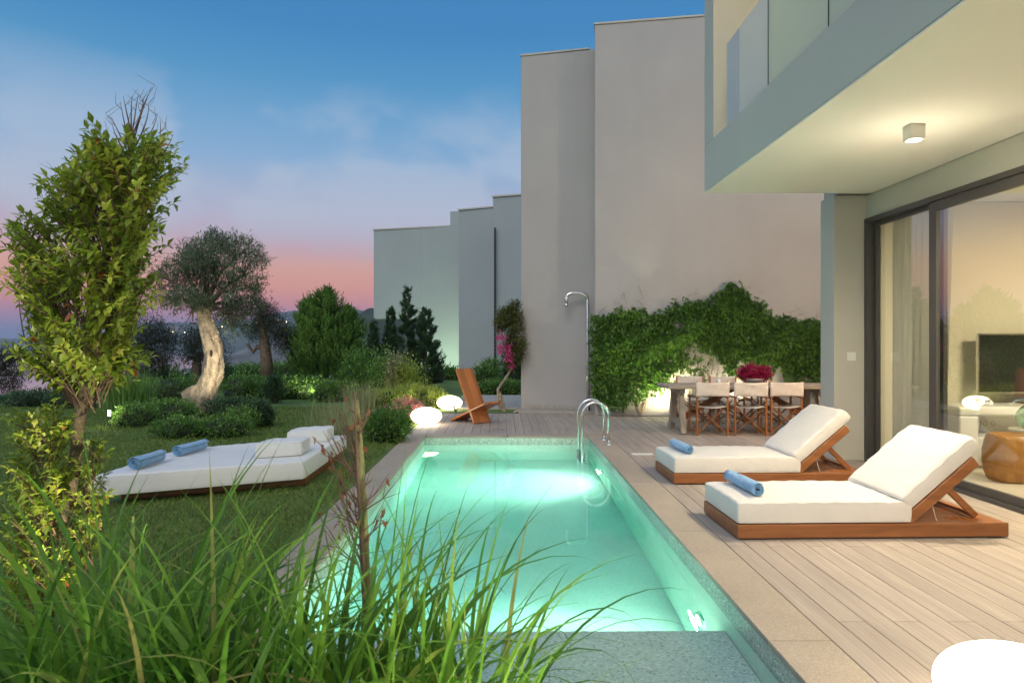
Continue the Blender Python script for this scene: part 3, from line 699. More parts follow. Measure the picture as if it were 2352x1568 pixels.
# ------------------------------------------------------------------ tall blank walls next door
def wallpt(px):            # point of the ivy wall on a bearing
    Z = WL0/(1 + WLK*(px-PX0)/F); return ((px-PX0)*Z/F, Z)
def slab(m, a, b, th, z0, z1):
    d = Vector((b[0]-a[0], b[1]-a[1])).normalized(); n = Vector((-d.y, d.x))
    m.prism([(a[0], a[1]), (b[0], b[1]), (b[0]+n.x*th, b[1]+n.y*th), (a[0]+n.x*th, a[1]+n.y*th)], z0, z1)
def tall_walls():
    t = thing('villa', 'neighbouring villa with two tall blank beige walls behind the shower and the ivy', 'villa', (3, 15, 0))
    a = (1.844, WL0-WLK*1.844); b = (12, WL0-WLK*12)
    m = MB(); slab(m, a, b, 1.6, 0, 7.94); m.build('wall', STUCCO, t, bevel=.01)
    m = MB(); slab(m, (.368, 15.0), (1.96, 14.62), 1.1, 0, 7.76); m.build('wall', STUCCO, t, bevel=.01)
    m = MB(); slab(m, (a[0]-.02, a[1]-.02), (b[0], b[1]-.02), 1.6, 7.943, 7.975); m.build('roof_coping', CAP, t)
    m = MB(); slab(m, (.35, 14.985), (1.82, 14.63), 1.1, 7.763, 7.795); m.build('roof_coping', CAP, t)
    m = MB(); slab(m, (.36, 14.982), (1.83, 14.63), .015, .03, .115); m.build('skirting', SKIRT, t, bevel=.003)
tall_walls()

def neighbours():
    def blk(name, label, pts, z1, parts, deep=5):
        t = thing('villa', label, 'villa', (pts[0][0], pts[0][1], 0), group='row of stepped villas')
        m = MB(); slab(m, pts[0], pts[1], deep, 0, z1); m.build('wall', STUCCO_V, t, bevel=.02)
        m = MB(); slab(m, (pts[0][0]-.04, pts[0][1]-.04), (pts[1][0], pts[1][1]-.04), deep, z1+.003, z1+.06); m.build('roof_coping', CAP, t)
        return t
    def at(px, Z): return ((px-PX0)*Z/F, Z)
    # nearest of the row
    t = blk('c', 'grey lavender stepped villa nearest the tall walls with a black downpipe', [at(1132, 24.5), at(1225, 24.0)], 6.66, None)
    p = at(1137, 24.4); MB().box(p[0]-.035, p[0]+.035, p[1]-.10, p[1]-.02, 0, 5.55).build('downpipe', BLACK, t)
    t = blk('b', 'blue grey middle villa of the stepped row', [at(1053.5, 28), at(1140, 27.3)], 6.86, None)
    # the cantilevered one
    t = thing('villa', 'farthest teal grey villa with an upper storey jutting out over the garden', 'villa', (-3, 31, 0), group='row of stepped villas')
    A = at(858, 32.5); B = at(1060, 31.2); C_ = at(967, 31.8)
    m = MB(); slab(m, A, C_, 6, 2.56, 6.78); m.build('upper_storey', STUCCO_V, t, bevel=.02)
    m = MB(); slab(m, C_, B, 6, 0, 6.78); m.build('wall', STUCCO_V, t)
    m = MB(); slab(m, (A[0]-.04, A[1]-.04), (at(1034, 31.4)[0], at(1034, 31.4)[1]-.04), 6, 6.783, 6.84); m.build('roof_coping', CAP, t)
    m = MB(); slab(m, at(1034, 31.36), at(1062, 31.18), 6, 6.785, 7.46); m.build('parapet', STUCCO_V, t)
neighbours()

# ------------------------------------------------------------------ furniture
def soft_block(name, mat, parent, corners, z0, z1, r=.03, sag=.006, piping=True, M4=None, nx=26, ny=14, seed=1):
    """a sewn foam cushion: rounded box with slightly puffed faces and a welt along its edges.
    corners: four (x, y) of the plan in order; M4 maps the local block into the thing's frame"""
    c0, c1, c2, c3 = [Vector((*p, 0)) for p in corners]; rr = random.Random(seed); ph = [rr.random()*6 for _ in range(8)]
    h = z1-z0; mb = MB()
    def P(u, v, w):          # u, v, w in 0..1
        b = (c0*(1-u)+c1*u)*(1-v) + (c3*(1-u)+c2*u)*v
        return Vector((b.x, b.y, z0+h*w))
    Lx = (c1-c0).length; Ly = (c3-c0).length; rx, ry, rz = min(r/Lx, .4), min(r/Ly, .4), min(r/h, .4)
    def axis(n, rr_): 
        e = [0, rr_*.3, rr_*.65, rr_]; mid = list(np.linspace(rr_, 1-rr_, n))[1:-1]; return e + mid + [1-x for x in e[::-1]]
    U, V, Wz = axis(nx, rx), axis(ny, ry), axis(5, rz)
    def pt(u, v, w):
        cu, cv, cw = min(max(u, rx), 1-rx), min(max(v, ry), 1-ry), min(max(w, rz), 1-rz)
        d = Vector(((u-cu)/rx, (v-cv)/ry, (w-cw)/rz)); l = d.length
        if l > 1e-6: d /= l; u, v, w = cu+d.x*rx, cv+d.y*ry, cw+d.z*rz
        p = P(u, v, w); s = math.sin(math.pi*min(max(u, 0), 1))*math.sin(math.pi*min(max(v, 0), 1))
        ripple = .0042*math.sin(u*Lx*38+ph[0]+2*math.sin(v*5+ph[1]))*(math.exp(-v*Ly/.10)+math.exp(-(1-v)*Ly/.10)) + .0038*math.sin(v*Ly*34+ph[2])*(math.exp(-u*Lx/.09)+math.exp(-(1-u)*Lx/.09))
        if w > .5: p.z += sag*s**.35*1.6 + ripple + .0025*math.sin(u*7+ph[3])*math.sin(v*6+ph[4])
        side = math.sin(math.pi*w)
        if v < .02: p.y -= sag*side*.6
        if v > .98: p.y += sag*side*.6
        if u < .02: p.x -= sag*side*.6
        if u > .98: p.x += sag*side*.6
        return p
    def sheet(A, B, fn, flip):
        vs = [fn(a, b) for b in B for a in A]; n = len(A)
        fs = [(j*n+i, j*n+i+1, (j+1)*n+i+1, (j+1)*n+i) for j in range(len(B)-1) for i in range(n-1)]
        if flip: fs = [f[::-1] for f in fs]
        mb.add(vs, fs)
    sheet(U, V, lambda a, b: pt(a, b, 1), False); sheet(U, V, lambda a, b: pt(a, b, 0), True)
    sheet(U, Wz, lambda a, b: pt(a, 0, b), False); sheet(U, Wz, lambda a, b: pt(a, 1, b), True)
    sheet(V, Wz, lambda a, b: pt(0, a, b), True); sheet(V, Wz, lambda a, b: pt(1, a, b), False)
    M4 = M4 or Matrix.Identity(4)
    mb.v = [tuple(M4 @ Vector(p)) for p in mb.v]
    o = mb.build(name, mat, parent, smooth=True, world=False)
    b = bmesh.new(); b.from_mesh(o.data); bmesh.ops.remove_doubles(b, verts=b.verts, dist=.0004); b.to_mesh(o.data); b.free(); o.data.shade_smooth()
    if piping:
        q = MB(); k = .31
        for w in (1-rz*.30, rz*.30):
            pts = []
            for u, v in [(a, 0) for a in U]+[(1, a) for a in V]+[(a, 1) for a in U[::-1]]+[(0, a) for a in V[::-1]]: 
                p = pt(u, v, w); cc = P(.5, .5, w); d = (p-cc).normalized(); pts.append(M4 @ (p + d*.001))
            q.tube(pts, .0036, 6, cap=False)
        q.build('piping', mat, o, smooth=True, world=False)
    return o

def towel(label, cat_group, a, b, r, seed=0):
    """rolled towel: a spiral sheet from a to b"""
    a = Vector(a); b = Vector(b); d = (b-a); Ln = d.length; rz = math.atan2(d.y, d.x)
    t = thing('rolled_towel', label, 'towel', a - Vector((0, 0, r)), rz, cat_group)
    rr = random.Random(seed); turns = 4.2; n = 150; th = .0062; mb = MB(); vs = []; ph = rr.random()*6
    xs = np.linspace(0, Ln, 12)
    for j, x in enumerate(xs):
        for i in range(n+1):
            f = i/n; ang = 2*math.pi*turns*f + ph; rad = .010 + (r-.010-th)*f
            off = .003*math.sin(f*40+ph)+.004*math.sin(f*9+ph)
            wob = 1 + .035*math.sin(x*9+ph) + .02*math.sin(2*ang+x*11)
            xo = x + (.010*math.sin(f*13+ph) + .008*f if j in (0, 11) else 0)*(1 if j else -1)
            vs.append((xo, rad*wob*math.cos(ang), r + (rad+off*.3)*wob*math.sin(ang)*.94))
            vs.append((xo, (rad+th)*wob*math.cos(ang), r + (rad+th+off*.3)*wob*math.sin(ang)*.94))
    K = 2*(n+1); fs = []
    for j in range(len(xs)-1):
        for i in range(n):
            p = j*K+2*i; fs.append((p, p+2, p+2+K, p+K)); fs.append((p+1, p+1+K, p+3+K, p+3))
        p = j*K+2*n; fs.append((p, p+1, p+1+K, p+K))
    for i in range(n):
        p = 2*i; fs.append((p, p+1, p+3, p+2)); p += (len(xs)-1)*K; fs.append((p, p+2, p+3, p+1))
    mb.add(vs, fs); o = mb.build('roll', TOWEL, t, world=False, smooth=True); return t

def make_lounger():
    t = thing('sun_lounger', 'x', 'sun lounger', (0, 0, 0), 0, 'teak platform loungers on the deck')
    MB().box(0, 2.09, 0, .80, .014, .118).build('platform', TEAK, t, bevel=.006, world=False)
    MB().box(.04, 2.05, .03, .77, 0, .0135).build('foot_frame', DECKDARK, t, world=False)
    soft_block('mattress', CUSHION, t, [(.006, .008), (1.345, .008), (1.345, .792), (.006, .792)], .121, .283, .022, seed=2)
    # backrest: leaning panel between two rails, prop and notched rack
    a = R(40.5); d = Vector((math.cos(a), 0, math.sin(a))); n = Vector((-math.sin(a), 0, math.cos(a)))
    M4 = Matrix(((d.x, 0, n.x, 1.345), (0, 1, 0, 0), (d.z, 0, n.z, .165), (0, 0, 0, 1)))
    for y in (.755, .012):
        m = MB(); m.box(-.06, .66, y, y+.033, -.048, .040)
        m.v = [tuple(M4 @ Vector(p)) for p in m.v]; fr = m.build('backrest_rail', TEAK, t, bevel=.014, seg=4, world=False)
    m = MB()
    for k in range(7): m.box(-.03+k*.095, .05+k*.095, .0455, .7545, -.005, .015)
    m.v = [tuple(M4 @ Vector(p)) for p in m.v]; m.build('slat_panel', TEAKZ, t, bevel=.003, world=False)
    soft_block('back_cushion', CUSHION, t, [(.02, .01), (.755, .01), (.755, .79), (.02, .79)], .044, .165, .03, sag=.012, M4=M4, seed=5)
    m = MB()
    for y in (.14, .66): m.beam((1.66, y, .40), (1.93, y, .135), .028, .05)
    m.beam((1.925, .14, .145), (1.925, .66, .145), .03, .03); m.build('prop', TEAK, t, bevel=.003, world=False)
    for y in (.14, .66):
        m = MB(); m.box(1.70, 1.96, y-.03, y+.03, .1183, .1215)
        for k in range(5): m.box(1.72+k*.05, 1.738+k*.05, y-.03, y+.03, .121, .129)
        m.build('notched_rack', TEAKZ, t, world=False)
    pts = [Vector((1.53, .07, .30-.02)) + Vector((.02*math.sin(k), 0, 0))*.0 + Vector((.05*k/8, -.01*math.sin(k*.4), -.16*math.sin(k/8*math.pi/2))) for k in range(9)]
    MB().tube(pts, .0035, 6).build('tie_cord', ROPE, t, world=False, smooth=True)
    return t
lg = make_lounger(); lg.location = (1.762, 5.150, 0); lg.rotation_euler.z = R(1.6); lg['label'] = 'nearer teak sun lounger beside the stool, white cushions and backrest raised'
l2 = copy_tree(lg); l2.location = (1.776, 7.14, 0); l2.rotation_euler.z = R(1.2); l2['label'] = 'farther teak sun lounger, between the dining chairs and the front lounger'
towel('blue rolled towel on the foot end of the nearer lounger', 'rolled blue towels', (1.985, 5.33, .345), (1.945, 5.88, .345), .056, 1)
towel('blue rolled towel on the foot end of the farther lounger', 'rolled blue towels', (1.985, 7.32, .343), (1.945, 7.86, .343), .053, 2)

def daybed():
    t = thing('daybed', 'large low white daybed with a skewed mattress on a shaded wooden plinth on the lawn', 'daybed', (-2.8, 7.3, 0))
    C = [(-3.73, 6.10), (-2.03, 6.92), (-2.06, 8.93), (-3.66, 7.72)]
    cx, cy = -2.8, 7.3; ins = [(cx+(x-cx)*.90+.04, cy+(y-cy)*.84+.12) for x, y in C]
    m = MB(); m.prism([(x-cx, y-cy) for x, y in ins], 0.01, .098); m.build('plinth', wood('shade darkened plinth wood', (.08, .028, .010), (.20, .075, .022), 'x', .5), t, bevel=.004, world=False)  # wood colour darkened to imitate shade under the mattress
    soft_block('mattress', BEDFAB, t, [(x-cx, y-cy) for x, y in C], .10, .285, .028, nx=30, ny=22, seed=9)
    def cush(dx, dy, lab, s):
        q = thing('cushion', lab, 'cushion', (-2.34+dx, 7.30+dy, .292), 0, 'white block cushions on the daybed')
        soft_block('cover', BEDFAB, q, [(-.23, -.27), (.19, -.06), (.17, .34), (-.24, .12)], 0, .145, .022, sag=.008, nx=14, ny=14, seed=s)
    cush(0, 0, 'white block cushion nearer the middle of the daybed, in front of the other cushion', 3); cush(0.02, .98, 'white block cushion at the far corner of the daybed', 6)
    towel('pale blue rolled towel nearest the shrub on the daybed', 'rolled blue towels', (-3.47, 6.41, .356), (-3.45, 6.86, .356), .064, 3)
    towel('blue rolled towel farther back near the daybed edge', 'rolled blue towels', (-3.42, 7.16, .352), (-3.36, 7.64, .352), .062, 4)
daybed()

def make_director_chair():
    t = thing('director_chair', 'x', 'chair', (0, 0, 0), 0, 'canvas director chairs round the dining table')
    for sx in (-1, 1):
        x = .245*sx
        MB().box(x-.014, x+.014, -.215, -.185, 0, .60).box(x-.011, x+.011, -.212, -.188, .60, .865).build('leg', TEAKZ, t, bevel=.003, world=False)
        MB().box(x-.014, x+.014, .185, .215, 0, .60).build('leg', TEAKZ, t, bevel=.003, world=False)
        MB().box(x-.028, x+.028, -.235, .25, .602, .622).build('armrest', TEAK, t, bevel=.006, world=False)
        [MB().box(x-.010, x+.010, -.184, .184, a_, b_).build('side_rail', TEAK, t, bevel=.002, world=False) for a_, b_ in ((.05, .085), (.30, .33), (.405, .44))]
        MB().beam((-.215*sx, -.165+.02*sx, .05), (.20*sx, -.165+.02*sx, .43), .02, .034, (0, 1, 0)).build('cross_brace', TEAK, t, bevel=.002, world=False)
        MB().beam((-.215*sx, .165+.02*sx, .05), (.20*sx, .165+.02*sx, .43), .02, .034, (0, 1, 0)).build('cross_brace', TEAK, t, bevel=.002, world=False)
    [MB().box(a_, a_+.03, -.20, .20, .44, .462).build('seat_rail', TEAK, t, bevel=.004, world=False) for a_ in (-.235, .205)]
    def sheet(name, fn, nu, nv):
        vs = [fn(u/nu, v/nv) for v in range(nv+1) for u in range(nu+1)]; n = nu+1
        o = MB().add(vs, [(j*n+i, j*n+i+1, (j+1)*n+i+1, (j+1)*n+i) for j in range(nv) for i in range(nu)]).build(name, CANVAS, t, smooth=True, world=False)
        s = o.modifiers.new('t', 'SOLIDIFY'); s.thickness = .005; s.offset = 0
    sheet('seat', lambda u, v: (-.232+.464*u, -.20+.40*v, .466-.028*math.sin(math.pi*u)+.003*math.sin(9*v+6*u)), 16, 8)
    sheet('backrest', lambda u, v: (-.268+.536*u, -.218 - .02*math.sin(math.pi*u)*(.6+.4*v) + .004*math.sin(7*u+8*v), .625+.228*v - .010*math.sin(math.pi*u)*v + .006*math.sin(math.pi*u)*(1-v)), 18, 8)
    return t
def dining():
    proto = make_director_chair()
    names = ['leftmost front canvas director chair, back turned to the pool', 'middle front canvas director chair, back turned to the pool', 'rightmost front canvas director chair, nearest the pier',
             'leftmost far canvas director chair, between the table and ivy', 'middle far canvas director chair, directly behind the table near the ivy', 'rightmost far canvas director chair, behind the flower bowl']
    front = [(3.31, 11.07, 2), (3.925, 11.05, -2), (4.50, 11.09, 1)]; back = [(3.47, 12.55, 180), (4.10, 12.57, 182), (4.72, 12.53, 179)]
    for i, (x, y, a) in enumerate(front+back):
        o = proto if i == 0 else copy_tree(proto)
        o.location = (x, y, 0); o.rotation_euler.z = R(a); o['label'] = names[i]
    t = thing('dining_table', 'long weathered grey timber trestle table by the ivy wall', 'table', (4.05, 11.4, 0))
    m = MB()
    for k in range(6): m.box(2.64+.08*(k % 2)*.1, 5.55, 10.97+k*.146, 10.97+k*.146+.143, .735, .785)
    m.build('tabletop', GREYWOOD, t, bevel=.004)
    for x in (2.89, 5.15):
        for s in (-1, 1):
            MB().beam((x, 11.40+s*.20, .732), (x, 11.40+s*.40, 0.005), .12, .085, (1, 0, 0)).build('leg', GREYWOODZ, t, bevel=.005)
        MB().box(x-.045, x+.045, 11.06, 11.74, .655, .733).build('cross_beam', GREYWOOD, t, bevel=.004)
        MB().box(x-.035, x+.035, 11.09, 11.71, .13, .22).build('foot_rail', GREYWOOD, t, bevel=.004)
        d = .9 if x < 4 else -.9
        MB().beam((x+(.06 if d > 0 else -.06), 11.40, .22), (x+d, 11.40, .70), .06, .09).build('diagonal_brace', TEAK, t, bevel=.004)
    MB().box(3.2, 4.9, 11.37, 11.43, .66, .733).build('stretcher', GREYWOOD, t, bevel=.004)
    # bowl with bougainvillea
    b = thing('flower_bowl', 'grey bowl heaped with magenta bougainvillea on the dining table', 'flower bowl', (4.20, 11.5, .786))
    MB().lathe([(.06, .787), (.11, .80), (.16, .84), (.18, .885), (.172, .886), (.15, .845), (.10, .81)], 4.20, 11.5, 32).build('bowl', M('bowl glaze', (.22, .2, .19), .4, .1), b, smooth=True)
    mag = leafmat('magenta bracts', [(.16, .005, .03), (.42, .012, .09), (.60, .03, .16)], .6, .3)
    V, Fq, T = crown([(4.06, 11.47, .98, .12, .12, .10), (4.19, 11.50, 1.00, .13, .13, .13), (4.36, 11.48, .96, .13, .13, .11), (4.22, 11.5, .90, .2, .15, .06)], 420, 9, .018, .035, .030, out=.5, up=.1, rand=1.1, shell=.55, jitter=.3)
    qmesh('flowers', V, Fq, mag, b, T)
    V, Fq, T = crown([(4.45, 11.50, .90, .08, .08, .06), (4.03, 11.5, .90, .06, .06, .05)], 26, 3, .02, .07, .035)
    qmesh('leaves', V, Fq, leafmat('bowl leaves', [(.03, .07, .01), (.08, .17, .03)]), b, T)
    g = thing('tumbler', 'small pale candle glass standing on the table left of the flowers', 'glass', (3.62, 11.5, .786))
    MB().lathe([(.035, .787), (.04, .86), (.036, .86), (.032, .80)], 3.62, 11.5, 20).build('cup', WHITE, g, smooth=True)
dining()

def plank_chair():
    t = thing('plank_chair', 'two interlocked teak planks forming a low reclining chair at the deck end', 'chair', (-.405, 12.53, 0))
    w = Vector((.297, .30, 0)).normalized(); n = Vector((-w.y, w.x, 0)); o = Vector((-.553, 12.38, 0)); wd = .42; th = .036
    def plank(s0, z0, s1, z1, wa, wb, name, ra=0.0):
        a = Vector((s0, z0)); b = Vector((s1, z1)); d = (b-a).normalized(); L_ = (b-a).length
        e = o + n*0; up = n*d.x + Vector((0, 0, 1))*d.y; nn = n*(-d.y) + Vector((0, 0, 1))*d.x
        base = e + n*a.x + Vector((0, 0, a.y)) + w*wa
        obj_m = Matrix((( w.x, nn.x, up.x, base.x), (w.y, nn.y, up.y, base.y), (w.z, nn.z, up.z, base.z), (0, 0, 0, 1)))
        mb = MB().box(0, wb-wa, -th/2, th/2, 0, L_)
        me = mb.build(name, PLANKW, t, bevel=.006, seg=3, world=False)
        me.matrix_local = Matrix.Translation(-Vector(t.location)) @ obj_m
        return me
    plank(0, .012, .505, .983, 0, wd, 'back_plank')
    plank(.640, .018, -.298, .400, .0, wd, 'seat_plank')
plank_chair()

GLOW = emit('glowing lamp shell', (1.0, .85, .60), 8.0)
def glow_lamp(c, label, rx=.28, rz=.155, P=22):
    t = thing('glow_lamp', label, 'garden lamp', (c[0], c[1], 0), 0, 'glowing pebble lamps')
    MB().ellipsoid((c[0], c[1], rz+.006), (rx, rx, rz), 48, 26).build('shade', GLOW, t, smooth=True)
    MB().lathe([(.09, .0015), (.09, .010), (.07, .016)], c[0], c[1], 24).build('base', WHITE, t)
glow_lamp((-1.405, 12.30), 'glowing white pebble lamp on the deck corner beside the pink flowers')
glow_lamp((-1.195, 14.95), 'glowing white pebble lamp behind the small plant at the path edge')
glow_lamp((1.965, 2.60), 'big glowing white pebble lamp nearest the viewer on the deck', .285, .158)

def shower():
    t = thing('outdoor_shower', 'tall polished steel outdoor shower with a bent pipe against the beige wall', 'shower', (1.765, 14.45, 0))
    x, y, r = 1.765, 14.45, .034; pts = [(x, y, .03), (x, y, .8), (x, y, 2.36)]
    for a in np.linspace(0, math.pi/2, 9)[1:]: pts.append((x-.14+.14*math.cos(a), y, 2.38+.14*math.sin(a)))
    pts.append((x-.33, y, 2.52))
    for a in np.linspace(0, math.pi/2, 9)[1:]: pts.append((x-.33-.12*math.sin(a), y, 2.40+.12*math.cos(a)))
    pts.append((x-.45, y, 2.30))
    MB().tube(pts, r, 18).build('pipe', METAL, t, smooth=True)
    MB().lathe([(.037, 2.302), (.042, 2.28), (.042, 2.235), (.03, 2.233)], x-.45, y, 22).build('shower_head', METAL, t, smooth=True)
    MB().tube([(x-.03, y, 1.02), (x-.075, y, 1.02)], .014, 12).tube([(x-.07, y, 1.02), (x-.085, y, 1.02)], .024, 12).build('valve_knob', METAL, t, smooth=True)
    MB().lathe([(.07, .029), (.07, .036), (.04, .045)], x, y, 24).build('base_plate', METAL, t)
    MB().tube([(x+.045, y+.06, .03), (x+.045, y+.06, 1.55)], .009, 8).build('dark_rod', FRAMEM, t, smooth=True)  # thin dark tube standing right of the shower pipe
shower()

# ------------------------------------------------------------------ garden lights
def assumed_spike_light(loc, label, target, P, col=(1, .87, .62), spot=70, glow=True, blend=.8, size=.03):
    x, y, z = loc; t = thing('assumed_spot_light', label, 'garden light', (x, y, z), 0, 'assumed or added small garden spot lights')
    MB().tube([(x, y, -.05), (x, y, z+.09)], .008, 8).build('spike', BLACK, t)
    d = (Vector(target)-Vector((x, y, z+.12))).normalized(); a = Vector((x, y, z+.12))
    MB().tube([a-d*.05, a+d*.04], .032, 16).build('head', BLACK, t, smooth=False)
    MB().tube([a+d*.041, a+d*.0425], .027, 16).build('lens', emit('spot lens', col, 25 if glow else 4), t)
    lamp('SPOT', 'spot', a+d*.06, P, col, t, size, target, spot, blend)
assumed_spike_light((3.28, 12.95, 0), 'assumed small spot light on the deck washing the ivy wall behind the table end', (3.05, 13.72, .95), 170, (1, .90, .55), 120)  # fitting assumed from the glow low on the ivy wall
assumed_spike_light((4.5, 12.95, 0), 'added small spot light hidden behind the far chairs at the ivy foot', (4.6, 13.45, 1.5), 90, (1, .88, .6), 120)  # lamp added behind the chairs to brighten the right-hand ivy
assumed_spike_light((-5.2, 12.75, .42), 'assumed small spot light in the low shrubs washing the olive trunk', (-6.2, 14.3, 1.2), 230, (1, .90, .66), 60)  # fitting assumed from the lit olive trunk
assumed_spike_light((-3.0, 29.2, 0), 'assumed small spot light washing the farthest villa wall green', (-3.2, 31.4, 1.9), 300, (.72, 1, .60), 150)  # fitting assumed from the greenish glow on the villa wall
assumed_spike_light((-2.05, 14.6, 0), 'assumed small spot light in the hedge beside the path', (-2.6, 15.6, .9), 14, (1, .9, .6), 120)  # unseen lamp assumed for the yellow-lit hedge
def bollard(loc, label):
    x, y, z = loc; t = thing('bollard_light', label, 'bollard light', loc, 0, 'low path lights')
    MB().tube([(x, y, z), (x, y, z+.20)], .022, 12).build('post', BLACK, t)
    MB().tube([(x, y, z+.201), (x, y, z+.30)], .022, 14).build('lens', emit('bollard lens', (1, .95, .55), 9), t)
    MB().tube([(x, y, z+.301), (x, y, z+.312)], .03, 14).build('cap', BLACK, t)
    lamp('POINT', 'bollard_lamp', (x+.1, y-.1, z+.30), 6, (1, .93, .55), t, .05)
assumed_spike_light((-1.78, 2.50, 0), 'added unseen small spot light in the near bed lighting the leafy shrub', (-2.05, 3.2, 1.85), 85, (1, .92, .60), 100)  # out-of-view lamp added to brighten the near shrub
assumed_spike_light((1.0, .8, 0), 'added unseen spot light in the near bed brightening the tall grasses', (-.7, 1.95, .75), 170, (1, .94, .66), 80)  # lamp added outside the view to brighten the grasses
def added_sconce():
    t = thing('assumed_wall_light', 'added unseen warm lamp on the hidden rear face of the pier lighting the tall wall', 'wall light', (5.4, 9.02, 2.5))  # unseen lamp added behind the pier to warm the tall wall
    MB().box(5.35, 5.45, 9.0, 9.08, 2.42, 2.58).build('housing', WHITE, t, bevel=.004)
    lamp('POINT', 'added_sconce_lamp', (5.4, 9.18, 2.5), 240, (1, .74, .50), t, .06)
added_sconce()
assumed_spike_light((-4.9, 17.4, 0), 'added small spot light on the lawn facing the big juniper', (-6.0, 21.0, 2.8), 110, (1, .93, .66), 110)  # extra lamp added to light the juniper and nearby hedges
assumed_spike_light((-3.2, 15.6, 0), 'added small spot light before the tall loose bushes', (-3.9, 17.4, .9), 40, (1, .93, .62), 120)  # extra lamp added to brighten these bushes
bollard(G(251, 981), 'low path light at the left end of the shrub ring on the lawn')
bollard((-6.6, 22.6, 0), 'low path light at the foot of the big juniper')

# ------------------------------------------------------------------ planting
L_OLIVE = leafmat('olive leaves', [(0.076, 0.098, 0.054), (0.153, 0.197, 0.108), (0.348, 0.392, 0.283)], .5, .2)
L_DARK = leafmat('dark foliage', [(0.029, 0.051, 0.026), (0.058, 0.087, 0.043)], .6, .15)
L_OLIVE_BACKLIT = leafmat('backlit olive leaves', [(.022, .030, .018), (.045, .058, .035), (.10, .115, .085)], .55, .15)  # olive leaf colours darkened to imitate backlight
L_JUN = leafmat('juniper foliage', [(0.062, 0.124, 0.024), (0.124, 0.249, 0.046), (0.229, 0.394, 0.083)], .6, .2)
L_CYP = leafmat('spruce foliage', [(0.033, 0.069, 0.033), (0.064, 0.128, 0.054), (0.109, 0.200, 0.073)], .6, .15)
L_SHRUB = leafmat('shrub leaves', [(0.056, 0.125, 0.026), (0.125, 0.250, 0.050), (0.250, 0.430, 0.090)], .5, .25)
L_LIT = leafmat('lamp lit leaves', [(0.170, 0.246, 0.038), (0.358, 0.452, 0.075), (0.600, 0.600, 0.151)], .5, .35)  # yellow of the lamplight put into the leaf colour
L_FRONT = leafmat('big glossy leaves', [(.07, .11, .014, 0), (.19, .27, .03, .45), (.42, .46, .07, .80), (.55, .50, .12, .95), (.45, .13, .04, 1.0)], .38, .35, .5)
L_IVY = leafmat('creeper leaves', [(0.036, 0.087, 0.014), (0.080, 0.189, 0.026), (0.189, 0.348, 0.051)], .42, .3)
L_GRASS = leafmat('tall grass blades', [(.06, .14, .022, 0), (.13, .29, .034, .5), (.24, .42, .055, .93), (.42, .32, .12, 1)], .5, .35)
L_PALE = leafmat('pale dry grass', [(0.203, 0.232, 0.102), (0.435, 0.435, 0.232)], .7, .3)
L_PINK = leafmat('pink petals', [(.50, .10, .13), (.70, .26, .30), (.75, .45, .42)], .6, .3)
L_MAG = leafmat('magenta petals', [(.45, .04, .18), (.70, .12, .36)], .6, .3)
L_DRY = leafmat('dry red leaves', [(.18, .05, .02), (.35, .12, .05)], .6, .3)

def tree(name, label, cat, base, trunk_pts, trunk_r, blobs, clusters, per, spread, Ln, Wd, lm, bark=BARK, group=None, limbs=True, trunk_n=10, **kw):
    t = thing(name, label, cat, base, 0, group)
    mb = MB(); mb.tube(trunk_pts, trunk_r, trunk_n)
    if limbs:
        top = Vector(trunk_pts[-1]); rt = trunk_r[-1]
        for b in blobs:
            c_ = Vector(b[:3]); m1 = (top*.55+c_*.45) + Vector((random.uniform(-.1, .1), random.uniform(-.1, .1), -.08))
            mb.tube([top, m1, c_], [rt*.6, rt*.38, rt*.12], 7)
            for _ in range(4):
                e = c_ + Vector([random.uniform(-.75, .75)*b[3+k] for k in range(3)]); mb.tube([m1, (m1+e)/2+Vector((0, 0, .05)), e], [rt*.25, rt*.15, rt*.05], 5)
    mb.build('trunk', bark, t, smooth=True)
    V, Fq, T = crown(blobs, clusters, per, spread, Ln, Wd, **kw)
    qmesh('crown', V, Fq, lm, t, T)
    return t
def vblob(px, py, wpx, hpx, Z, dz=0.0, depth=None):
    x, y, z = W(px, py, Z+dz); rx = wpx/2*Z/F; return (x, y, z, rx, depth or rx, hpx/2*Z/F)

